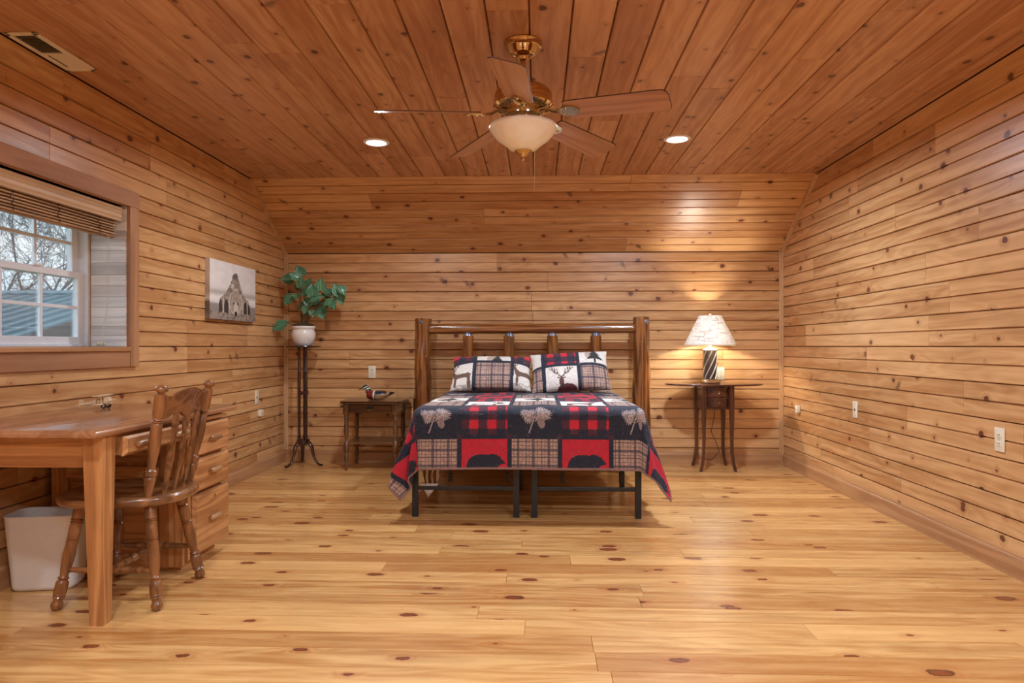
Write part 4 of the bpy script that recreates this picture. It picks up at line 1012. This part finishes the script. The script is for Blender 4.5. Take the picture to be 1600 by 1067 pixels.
log((pxl + .06, -.02, zr), (pxr - .06, -.02, zr + .004), .047, .044, 9, m=44, rough=.012).build('rail', M['log_x'], hb, smooth=50)
MB().turned([(0, .026), (.5, .034), (1, .046)], (pxl + .04, -.02, zr), (pxl + .105, -.02, zr), 14).build('tenon', M['tenon'], hb, smooth=60)
MB().turned([(0, .040), (.5, .034), (1, .026)], (pxr - .12, -.02, zr), (pxr - .04, -.02, zr), 14).build('tenon', M['chair'], hb, smooth=60)
log((pxl + .05, -.01, .42), (pxr - .05, -.01, .42), .05, .05, 15, m=30, rough=.008).build('rail', M['log_x'], hb, smooth=50)
for i, sx_ in enumerate((731, 796, 863, 931)):
    x_ = at_y(sx_, 540, 6.04).x
    log((x_ + .012 * (i - 1.5), -.01, .42), (x_, -.015, 1.165), .055, .048, 20 + i, n=16, m=14).build('spindle', M['log'], hb, smooth=50)
    MB().turned([(0, .045), (.3, .042), (.75, .030), (1, .022)], (x_, -.015, 1.155), (x_ + .002, -.016, 1.205), 14).build('spindle_tip', M['tenon'], hb, smooth=60)

# ================================================================ METAL BED BASES
FY0, FY1, BZ = 4.27, 5.93, .37
xs_l = [at_z(649.5, 806, 0).x, at_z(807, 806, 0).x, at_z(835, 807, 0).x, at_z(996, 808, 0).x]
for bi, (xa, xb, lb) in enumerate(((xs_l[0], xs_l[1], 'black metal platform bed base under the left half of the mattress'), (xs_l[2], xs_l[3], 'black metal platform bed base under the right half of the mattress'))):
    bb = thing('bed_base', lb, 'bed base', ((xa + xb) / 2, FY0, 0), 0, 'black metal bed bases')
    hw = (xb - xa) / 2; LL = FY1 - FY0
    for yy in (0, LL / 2, LL):
        for s_ in (-1, 1):
            MB().box((s_ * hw - .019, yy - .012, 0), (s_ * hw + .019, yy + .012, BZ), .002).build('leg', M['black_steel'], bb)
        MB().box((-hw + .019, yy - .008, .168), (hw - .019, yy + .008, .192), .002).build('crossbar', M['black_steel'], bb)
        MB().box((-hw, yy - .014, BZ - .03), (hw, yy + .014, BZ), .002).build('rail', M['black_steel'], bb)
    for s_ in (-1, 1): MB().box((s_ * hw - .014, 0, BZ - .035), (s_ * hw + .014, LL, BZ), .002).build('side_rail', M['black_steel'], bb)
    for s_ in (-.45, .75 - .9 * bi * 0):
        q = MB().tube([(s_ * hw, .30, BZ - .02), (s_ * hw + .01, .30, .20)], .006, 8).box((s_ * hw - .004, .292, .16), (s_ * hw + .024, .308, .22), .003)
        q.build('locking_strut', M['black_steel'], bb)
    for k in range(12):
        yy = .07 + k * (LL - .14) / 11; MB().box((-hw, yy - .006, BZ), (hw, yy + .006, BZ + .006), .001).build('wire_slat', M['black_steel'], bb)
MT = .655
mt = MB().box((BXC - .705, 4.215, BZ + .010), (BXC + .705, 5.97, MT), .05)
M['ticking'] = flat_mat('mattress_ticking', (214, 206, 196), .9)
o = mt.build('mattress', M['ticking'], None, smooth=60); tag(o, 'mattress lying on the metal bed bases beneath the patchwork quilt', 'mattress')

# ================================================================ PATCHWORK QUILT
P, ST_ = .309, .028; PAT = P - ST_
BEAR = [(-.48, -.46), (-.47, -.20), (-.42, .05), (-.33, .20), (-.15, .28), (-.02, .28), (.08, .25), (.20, .30), (.30, .26), (.36, .20), (.40, .22), (.42, .12), (.52, -.02), (.54, -.10), (.46, -.16), (.34, -.18), (.28, -.26), (.30, -.40), (.34, -.46), (.16, -.46), (.14, -.28), (.0, -.26), (-.10, -.30), (-.12, -.46)]
DEER = [(-.40, -.42), (-.38, -.10), (-.40, .02), (-.30, .08), (.08, .06), (.18, .14), (.24, .30), (.30, .34), (.40, .26), (.36, .20), (.28, .14), (.24, -.02), (.20, -.10), (.22, -.42), (.14, -.42), (.12, -.12), (-.20, -.10), (-.26, -.14), (-.28, -.42)]
TREE = [(0, .46), (-.12, .24), (-.06, .26), (-.22, .04), (-.12, .08), (-.32, -.20), (-.04, -.14), (-.04, -.36), (.04, -.36), (.04, -.14), (.32, -.20), (.12, .08), (.22, .04), (.06, .26), (.12, .24)]
NAVY, REDC, MAR, TAN, BRN, WHT, BLK = (20, 29, 48), (214, 26, 52), (96, 30, 48), (196, 164, 144), (110, 82, 66), (236, 230, 220), (26, 26, 30)
def paint_patch(C, sel, kind, a, b, w, rs=0, dirv=1):
    """a, b in [0,1] inside the patch, w = patch size in metres"""
    def pt(mask, rgb, al=1.0):
        k = np.clip(mask.astype(float), 0, 1) * al; C[sel] = C[sel] * (1 - k[:, None]) + np.array(rgb, float) * k[:, None]
    A, B = a[sel], b[sel]; x, y = A * w, B * w; N = vnoise(x, y, 90, rs + 1)
    if kind == 'bear':
        pt(np.ones_like(A), REDC); pt(np.ones_like(A), (176, 20, 44), .25 * 1.0); pt(inpoly((A - .5) / .86, (B - .50) / .60, BEAR), NAVY)
        pt(inpoly((A - .5) / .86, (B - .50) / .60, [(.40, -.10), (.54, -.06), (.5, -.2), (.3, -.24)]), REDC)
    elif kind == 'check':
        pt(np.ones_like(A), NAVY); q = .112
        hx = ((x + .068) % q) < q * .5; hy = ((y + .077) % q) < q * .5; hat = ((x * 1 + y * 1) % .011) < .0058
        pt(hx ^ hy, MAR, .9); pt((hx ^ hy) & hat, (60, 30, 46), .6); pt(hx & hy, REDC)
    elif kind == 'plaid':
        pt(np.ones_like(A), TAN); 
        for c_, wd, al in ((.0, .010, .55), (.022, .004, .5), (.047, .016, .6), (.070, .004, .5)):
            pt(np.abs(((x + .01) % .094) - c_) < wd / 2, (46, 38, 54), al); pt(np.abs(((y + .02) % .094) - c_) < wd / 2, (40, 36, 56), al)
        pt((N > .62), (150, 116, 100), .35)
    elif kind == 'pine':
        pt(np.ones_like(A), NAVY)
        for cx, cy, s_, k_ in ((.35, .42, .21, 0), (.66, .44, .24, 1)):
            dx, dy = A - cx, B - cy; r_ = np.hypot(dx, dy); th = np.arctan2(dy, dx)
            saw = np.abs(((th + k_) * 23 / (2 * PI)) % 1 - .5) * 2; big = .84 + .16 * np.sin(th * 3 + k_ * 2)
            edge = s_ * big * (.55 + .45 * saw)
            pt(r_ < edge, (206, 190, 184)); pt((r_ < edge) & ((saw < .4) | ((r_ * 40 + N * 2) % 1 < .18)) & (r_ > .02), (96, 84, 92), .7)
        pt(ell(A, B, .64, .24, .075, .11, .3) < 1, (176, 156, 150)); pt((ell(A, B, .64, .24, .075, .11, .3) < 1) & (((A * 26 + B * 18) % 1 < .3) | ((A * 26 - B * 18) % 1 < .3)), (110, 94, 96), .8)
        pt((np.abs(A - (.38 + .34 * (B - .05))) < .013) & (B > .03) & (B < .40), (186, 166, 160))
    elif kind == 'tree':
        pt(np.ones_like(A), WHT); pt(ell(A, B, .36, .6, .16, .26) < 1, (186, 162, 146), .85); pt(inpoly((A - .56) / 1.0, (B - .5), TREE), (38, 44, 40))
        pt((B < .14) & (N > .35), (120, 110, 100), .4)
    elif kind == 'deer':
        pt(np.ones_like(A), WHT); pt(inpoly((A - .5) * dirv / .95, (B - .45), DEER), BRN)
        for (x0, y0, x1, y1) in ((.68, .74, .60, .92), (.64, .84, .54, .90), (.70, .74, .80, .92), (.76, .84, .86, .88), (.72, .74, .70, .95)):
            t_ = np.clip(((A - x0) * (x1 - x0) + (B - y0) * (y1 - y0)) / ((x1 - x0) ** 2 + (y1 - y0) ** 2), 0, 1)
            AA = A if dirv > 0 else 1 - A
            t_ = np.clip(((AA - x0) * (x1 - x0) + (B - y0) * (y1 - y0)) / ((x1 - x0) ** 2 + (y1 - y0) ** 2), 0, 1)
            pt(np.hypot(AA - x0 - t_ * (x1 - x0), B - y0 - t_ * (y1 - y0)) < .014, (86, 64, 52))
        pt((B < .10) & (N > .45), (150, 140, 130), .5)
    elif kind == 'stag':
        pt(np.ones_like(A), WHT); pt(ell(A, B, .5, .30, .075, .16) < 1, (96, 60, 50)); pt(ell(A, B, .40, .42, .05, .022, -.3) < 1, (96, 60, 50)); pt(ell(A, B, .60, .42, .05, .022, .3) < 1, (96, 60, 50))
        pt(ell(A, B, .68, .06, .34, .18) < 1, (92, 34, 40)); pt(ell(A, B, .5, .2, .05, .06) < 1, (70, 46, 40))
        for s_ in (-1, 1):
            segs = [(.5, .44, .38, .55), (.38, .55, .26, .62), (.26, .62, .20, .82), (.38, .55, .36, .74), (.30, .60, .28, .80), (.22, .7, .12, .78)]
            for (x0, y0, x1, y1) in segs:
                if s_ > 0: x0, x1 = 1 - x0, 1 - x1
                t_ = np.clip(((A - x0) * (x1 - x0) + (B - y0) * (y1 - y0)) / ((x1 - x0) ** 2 + (y1 - y0) ** 2), 0, 1)
                pt(np.hypot(A - x0 - t_ * (x1 - x0), B - y0 - t_ * (y1 - y0)) < .017, (88, 62, 52))
    elif kind == 'white': pt(np.ones_like(A), WHT)
EVEN = ['plaid', 'pine', 'plaid', 'tree', 'plaid', 'pine', 'plaid', 'tree']
ODD = ['bear', 'check', 'deer', 'check', 'bear', 'check', 'deer', 'bear']
def quilt_colors(s, t_, sc=.04, t0=-.094):
    C = np.tile(np.array(NAVY, float), (s.size, 1))
    cu = (s - sc) / P + .5; ci = np.floor(cu).astype(int); fa = (cu - ci) * P; rv = (t_ - t0) / P; ri = np.floor(rv).astype(int); fb = (rv - ri) * P
    inside = (fa > ST_ / 2) & (fa < P - ST_ / 2) & (fb < PAT)
    corner = ((fa <= ST_ / 2) | (fa >= P - ST_ / 2)) & (fb >= PAT); C[corner] = (74, 32, 48)
    a = (fa - ST_ / 2) / PAT; b = fb / PAT
    for c_ in range(ci.min(), ci.max() + 1):
        for r_ in range(ri.min(), ri.max() + 1):
            sel = np.where(inside & (ci == c_) & (ri == r_))[0]
            if sel.size == 0: continue
            kind = (EVEN if c_ % 2 == 0 else ODD)[r_ % 8]
            paint_patch(C, sel, kind, a, b, PAT, rs=(c_ * 5 + r_) % 20)
    return C
HW, OX, OY, TOPL, RB = .725, .395, .355, 1.76, .055          # half top width, side and foot overhang, length on top
ZT = .695; YE = 4.19
NS, NTq = 640, 540
s1 = np.linspace(-HW - OX, HW + OX, NS); t1 = np.linspace(0, OY + TOPL, NTq)
S_, T_ = np.meshgrid(s1, t1); s_f, t_f = S_.ravel(), T_.ravel()
dx = np.maximum(np.abs(s_f) - (HW - RB), 0); sgn = np.sign(s_f); dy = np.maximum((OY + RB) - t_f, 0)
r_ = np.hypot(dx, dy); ph = np.arctan2(dy, dx)
arc = RB * PI / 2
cornerness = np.sin(2 * ph) ** 2 * np.clip(r_ / .3, 0, 1)
hang = np.maximum(r_ - arc, 0)
flare = np.radians(np.where(ph > PI / 4, 3 + (13 - 3) * 0, 0)) * 0
side = np.cos(ph) ** 2
flare = np.radians(4 + np.where(sgn < 0, 15, 9) * side) + np.radians(np.where(sgn < 0, 1.0, 12.0)) * cornerness
wave = (np.sin(t_f * 15 + sgn * 1.3) * .55 + np.sin(t_f * 31 + 2) * .25) * side * np.clip(hang / .35, 0, 1) * .026
wave += np.sin(s_f * 9 + .6) * (1 - side) * np.clip(hang / .35, 0, 1) * .010
wave += np.where(sgn < 0, 1.3, .3) * np.sin(ph * 12 + 1) * cornerness * .034 * np.clip(hang / .3, 0, 1)
h = np.where(r_ < arc, RB * np.sin(np.minimum(r_ / RB, PI / 2)), RB + hang * np.sin(flare) + wave)
z_ = np.where(r_ < arc, -RB * (1 - np.cos(np.minimum(r_ / RB, PI / 2))), -RB - hang * np.cos(flare))
X_ = BXC + sgn * (np.minimum(np.abs(s_f), HW - RB) + h * np.cos(ph))
Y_ = YE + RB + np.maximum(t_f - OY - RB, 0) - h * np.sin(ph)
# the left foot corner swings under and folds back
bump_ = (vnoise(s_f + 3, t_f, 7, 4) - .5) * .010 + (vnoise(s_f + 3, t_f, 20, 5) - .5) * .004
Z_ = ZT + z_ + np.where(r_ < arc, bump_, 0) - .006 * np.clip((np.abs(s_f) / HW), 0, 1)
Z_ = Z_ - .030 * np.exp(-((t_f - OY - .25) / .25) ** 2) * 0
Z_ = np.maximum(Z_, .05)
vs = np.stack([X_, Y_, Z_], 1)
idx = np.arange(NS * NTq).reshape(NTq, NS)
fc = np.stack([idx[:-1, :-1].ravel(), idx[:-1, 1:].ravel(), idx[1:, 1:].ravel(), idx[1:, :-1].ravel()], 1)
me = bpy.data.meshes.new('quilt'); me.from_pydata(vs.tolist(), [], fc.tolist()); me.polygons.foreach_set('use_smooth', [True] * len(fc)); me.update()
C = quilt_colors(s_f, t_f)
edge = (t_f < .012) | (HW + OX - np.abs(s_f) < .012); C[edge] = (150, 116, 108)
set_colors(me, C); set_uv(me, np.stack([s_f, t_f], 1))
M['quilt'] = attr_mat('quilt_cloth', .78, 'quilt'); me.materials.append(M['quilt'])
qo = bpy.data.objects.new('quilt', me); COL.objects.link(qo); tag(qo, 'patchwork lodge quilt of red checks, plaid, bears and pinecones over the bed', 'quilt')
sm = qo.modifiers.new('thickness', 'SOLIDIFY'); sm.thickness = .010; sm.offset = -1
# backing corner and care tag hanging below the foot of the bed, seen between the legs
ql = MB(); rows = []
for i in range(12):
    u = i / 11; w_ = .125 * (1 - u ** 2 * .7); rows.append([(-.715 + w_ * (k / 7 - .5) * 1.3 + .01 * math.sin(k * 1.6 + u * 3), 4.50 + .012 * math.sin(k * 2.0), .36 - .22 * u) for k in range(8)])
ql.loft(rows, caps=False, closed=False)
t = NT('quilt_backing'); tc_ = t.n('ShaderNodeTexCoord').outputs['Object']
wv_ = t.n('ShaderNodeTexWave', Vector=tc_, Scale=9.0, Distortion=3.0).outputs['Fac']
t.bsdf(t.mix(t.rng(wv_, .4, .6), srgb(222, 202, 174), srgb(120, 86, 62)), .85)
ob = ql.build('lining_corner', t.m, qo, smooth=60); ob['label'] = 'cream and brown lining corner hanging below the bed'
tg_ = MB().prism([(-.775, .165), (-.725, .075), (-.655, .165)], 0, .003, Matrix(((1, 0, 0, 0), (0, 0, 1, 4.478), (0, 1, 0, 0), (0, 0, 0, 1)))).build('care_tag', M['white'], qo)

# ================================================================ PILLOWS
def pillow(name, label, xc, w, h, tilt, yb, zb, yaw, pattern, roll=0):
    nu, nv = 150, 100
    u, v = np.meshgrid(np.linspace(-1, 1, nu), np.linspace(-1, 1, nv)); u, v = u.ravel(), v.ravel()
    uu_ = np.sin(u * PI / 2) * .6 + u * .4; vv_ = np.sin(v * PI / 2) * .6 + v * .4
    pr = (np.maximum(1 - np.abs(uu_) ** 2.6, 0) * np.maximum(1 - np.abs(vv_) ** 2.4, 0)) ** .5
    x = uu_ * w / 2 * (1 - .05 * (1 - vv_ ** 2) * np.abs(uu_) ** 3); y = vv_ * h / 2 * (1 - .07 * (1 - uu_ ** 2) * np.abs(vv_) ** 3)
    n_ = (vnoise(x + 1, y + 1, 9, 6) - .5) * .014 * pr
    th_ = .095 * pr + n_
    C = np.tile(np.array(NAVY, float), (u.size, 1)); pattern(C, x / w + .5, y / h + .5, w, h)
    for sgn_ in (1, -1):
        pass
    F = np.stack([x, -th_ - .001, y], 1); Bk = np.stack([x, th_ * .8 + .001, y], 1)
    idx = np.arange(nu * nv).reshape(nv, nu); q = np.stack([idx[:-1, :-1].ravel(), idx[:-1, 1:].ravel(), idx[1:, 1:].ravel(), idx[1:, :-1].ravel()], 1)
    qb = q[:, ::-1] + nu * nv
    ring = np.concatenate([idx[0, :-1], idx[:-1, -1], idx[-1, :0:-1], idx[:0:-1, 0]]); rn = np.roll(ring, -1)
    side_ = np.stack([ring, ring + nu * nv, rn + nu * nv, rn], 1)
    me = bpy.data.meshes.new(name); me.from_pydata(np.concatenate([F, Bk]).tolist(), [], np.concatenate([q, qb, side_]).tolist()); me.polygons.foreach_set('use_smooth', [True] * len(me.polygons)); me.update()
    bm = bmesh.new(); bm.from_mesh(me); bmesh.ops.recalc_face_normals(bm, faces=bm.faces); bm.to_mesh(me); bm.free()
    set_colors(me, np.concatenate([C, np.tile(np.array([[120, 96, 84.]]), (u.size, 1))])); set_uv(me, np.concatenate([np.stack([x, y], 1)] * 2)); me.materials.append(M['quilt'])
    o = bpy.data.objects.new(name, me); COL.objects.link(o)
    o.matrix_world = Matrix.Translation((xc, yb, zb)) @ Matrix.Rotation(math.radians(yaw), 4, 'Z') @ Matrix.Rotation(math.radians(-tilt), 4, 'X') @ Matrix.Rotation(math.radians(roll), 4, 'Y') @ Matrix.Translation((0, 0, h / 2))
    tag(o, label, 'pillow'); return o
def panels(C, a, b, w, h, xs_, ys_, kinds, dirs=None, gap=.03):
    """xs_/ys_ are panel borders as fractions; kinds[row][col]"""
    for r in range(len(ys_) - 1):
        for c in range(len(xs_[r]) - 1):
            x0, x1, y0, y1 = xs_[r][c], xs_[r][c + 1], ys_[r], ys_[r + 1]
            gx, gy = gap / w / 2, gap / h / 2
            sel = np.where((a > x0 + gx * (x0 > 0)) & (a < x1 - gx * (x1 < 1)) & (b > y0 + gy * (y0 > 0)) & (b < y1 - gy * (y1 < 1)))[0]
            kind = kinds[r][c]
            if kind is None or sel.size == 0: continue
            cx, cy = (x0 + x1) / 2, (y0 + y1) / 2; sz = kinds[r][c][1]; ox, oy = kinds[r][c][2]
            paint_patch(C, sel, kind[0], (a - cx) * w / sz + .5 + ox, (b - cy) * h / sz + .5 + oy, sz, rs=r * 3 + c, dirv=kinds[r][c][3] if len(kinds[r][c]) > 3 else 1)
def pat_left(C, a, b, w, h):
    panels(C, a, b, w, h, [[0, .30, .76, 1], [0, .30, .76, 1]], [0, .66, 1],
           [[('deer', .24, (.08, -.02), -1), ('plaid', .28, (0, 0)), ('deer', .26, (-.02, -.1), -1)], [('check', .28, (0, 0)), ('tree', .24, (-.06, .28)), ('check', .28, (0, 0))]])
def pat_right(C, a, b, w, h):
    panels(C, a, b, w, h, [[0, .16, .60, 1], [0, .16, .60, 1]], [0, .52, 1],
           [[('plaid', .28, (0, 0)), ('stag', .25, (0, -.02)), ('plaid', .28, (0, 0))], [('white', .28, (0, 0)), ('check', .30, (0, 0)), ('tree', .22, (0, 0))]])
pillow('pillow', 'left patchwork pillow with a plaid centre panel and grazing deer', at_y(767, 600, 5.6).x, .665, .375, 44, 5.53, .703, 0, pat_left)
pillow('pillow', 'right patchwork pillow with a large red check panel and stag head', at_y(893, 600, 5.6).x, .645, .40, 40, 5.53, .703, -2, pat_right, roll=-4)

# ================================================================ OUTSIDE THE WINDOW
gnd = struct('ground', MB().box((-60, -30, -3.3), (XL - .5, 60, -3.0)), flat_mat('winter_lawn', (140, 134, 100), .95, noise=.2, scale=2))
M['roof'] = flat_mat('green_metal_roof', (98, 126, 136), .35, .0, noise=.05, scale=3)
M['rake'] = flat_mat('brown_rake_board', (104, 92, 88), .7)
M['siding'] = flat_mat('pale_siding', (206, 208, 208), .7)
nb = thing('neighbour_building', 'low building with pale green ribbed metal roof outside the window', 'building', (-10.1, 18.0, -3.0))
RZ, RL, PT = 5.52, 22.0, .255                              # ridge height above ground, length, pitch
MB().prism([(-9.6, 0), (9.6, 0), (9.6, RZ - 9.6 * PT - .12), (0, RZ - .12), (-9.6, RZ - 9.6 * PT - .12)], -RL, -.35, Matrix(((0, 0, 1, 0), (1, 0, 0, 0), (0, 1, 0, 0), (0, 0, 0, 1)))).build('wall', M['siding'], nb)
for s_ in (-1, 1):
    a = V((0, s_ * 10.2, RZ - 10.2 * PT)); b = V((0, 0, RZ)); n_ = V((0, s_ * PT, 1)).normalized()
    MB().loft([[V((xx, p.y, p.z)) for p in (a, b, b - n_ * .07, a - n_ * .07)] for xx in (-RL, 0)]).build('roof', M['roof'], nb)
    for k in range(48):
        xx = -.05 - k * .45
        MB().loft([[p + V((xx + w, 0, 0)) + n_ * h_ for w, h_ in ((-.035, -.01), (.035, -.01), (.016, .05), (-.016, .05))] for p in (a, b)]).build('roof_rib', M['roof'], nb)
    MB().loft([[V((0, p.y, p.z)) + V((x0, 0, 0)) + n_ * h_ for x0, h_ in ((.0, .02), (.06, .02), (.06, -.30), (.0, -.30))] for p in (a, b)]).build('rake_board', M['rake'], nb)
    MB().box((-RL, s_ * 10.2 - .03, a.z - .22), (0, s_ * 10.2 + .03, a.z)).build('fascia', M['rake'], nb)
MB().prism([(-.25, RZ - .04), (0, RZ + .07), (.25, RZ - .04), (0, RZ + .02)], -RL, .02, Matrix(((0, 0, 1, 0), (1, 0, 0, 0), (0, 1, 0, 0), (0, 0, 0, 1)))).build('ridge_cap', M['roof'], nb)
M['bark'] = flat_mat('grey_bark', (112, 102, 100), .9, noise=.3, scale=8)
def tree(label, loc, H, seed):
    rt = random.Random(seed); q = MB()
    def br(p, d, L_, r, dep):
        n = 4; pts = [p]; rs = [r]; dd = d.copy()
        for i in range(n):
            dd = (dd + V((rt.uniform(-1, 1), rt.uniform(-1, 1), rt.uniform(-.6, .9))) * (.16 + .05 * dep)).normalized(); pts.append(pts[-1] + dd * (L_ / n)); rs.append(r * (1 - .5 * (i + 1) / n))
        q.tube(pts, rs, 6 if dep < 2 else 4, caps=False)
        if dep >= 6: return
        for k in range(3):
            i = rt.randint(1, n); az = rt.uniform(0, 2 * PI); sp2 = rt.uniform(.45, .95)
            a = dd.orthogonal().normalized(); b = dd.cross(a); nd = (dd * math.cos(sp2) + (a * math.cos(az) + b * math.sin(az)) * math.sin(sp2)).normalized()
            br(pts[i], nd, L_ * rt.uniform(.6, .84), max(rs[i] * .62, .010), dep + 1)
    br(V((0, 0, 0)), V((0, 0, 1)), H * .33, H * .010, 0)
    o = q.build('bare_tree', M['bark'], None, loc=loc, fix=False); tag(o, label, 'tree', 'bare winter trees'); return o
tree('leafless tree at the window edge nearest the camera, beyond the pale ridge', (-24.6, 30, -3.0), 19, 2)
tree('leafless tree in the middle beyond the pale ridge', (-25.6, 34, -3.0), 20, 5)
tree('leafless tree nearest the window frame beyond the pale ridge', (-21.2, 29, -3.0), 18, 9)
tree('leafless tree just left of the middle one beyond the pale ridge', (-30.0, 37, -3.0), 20, 14)
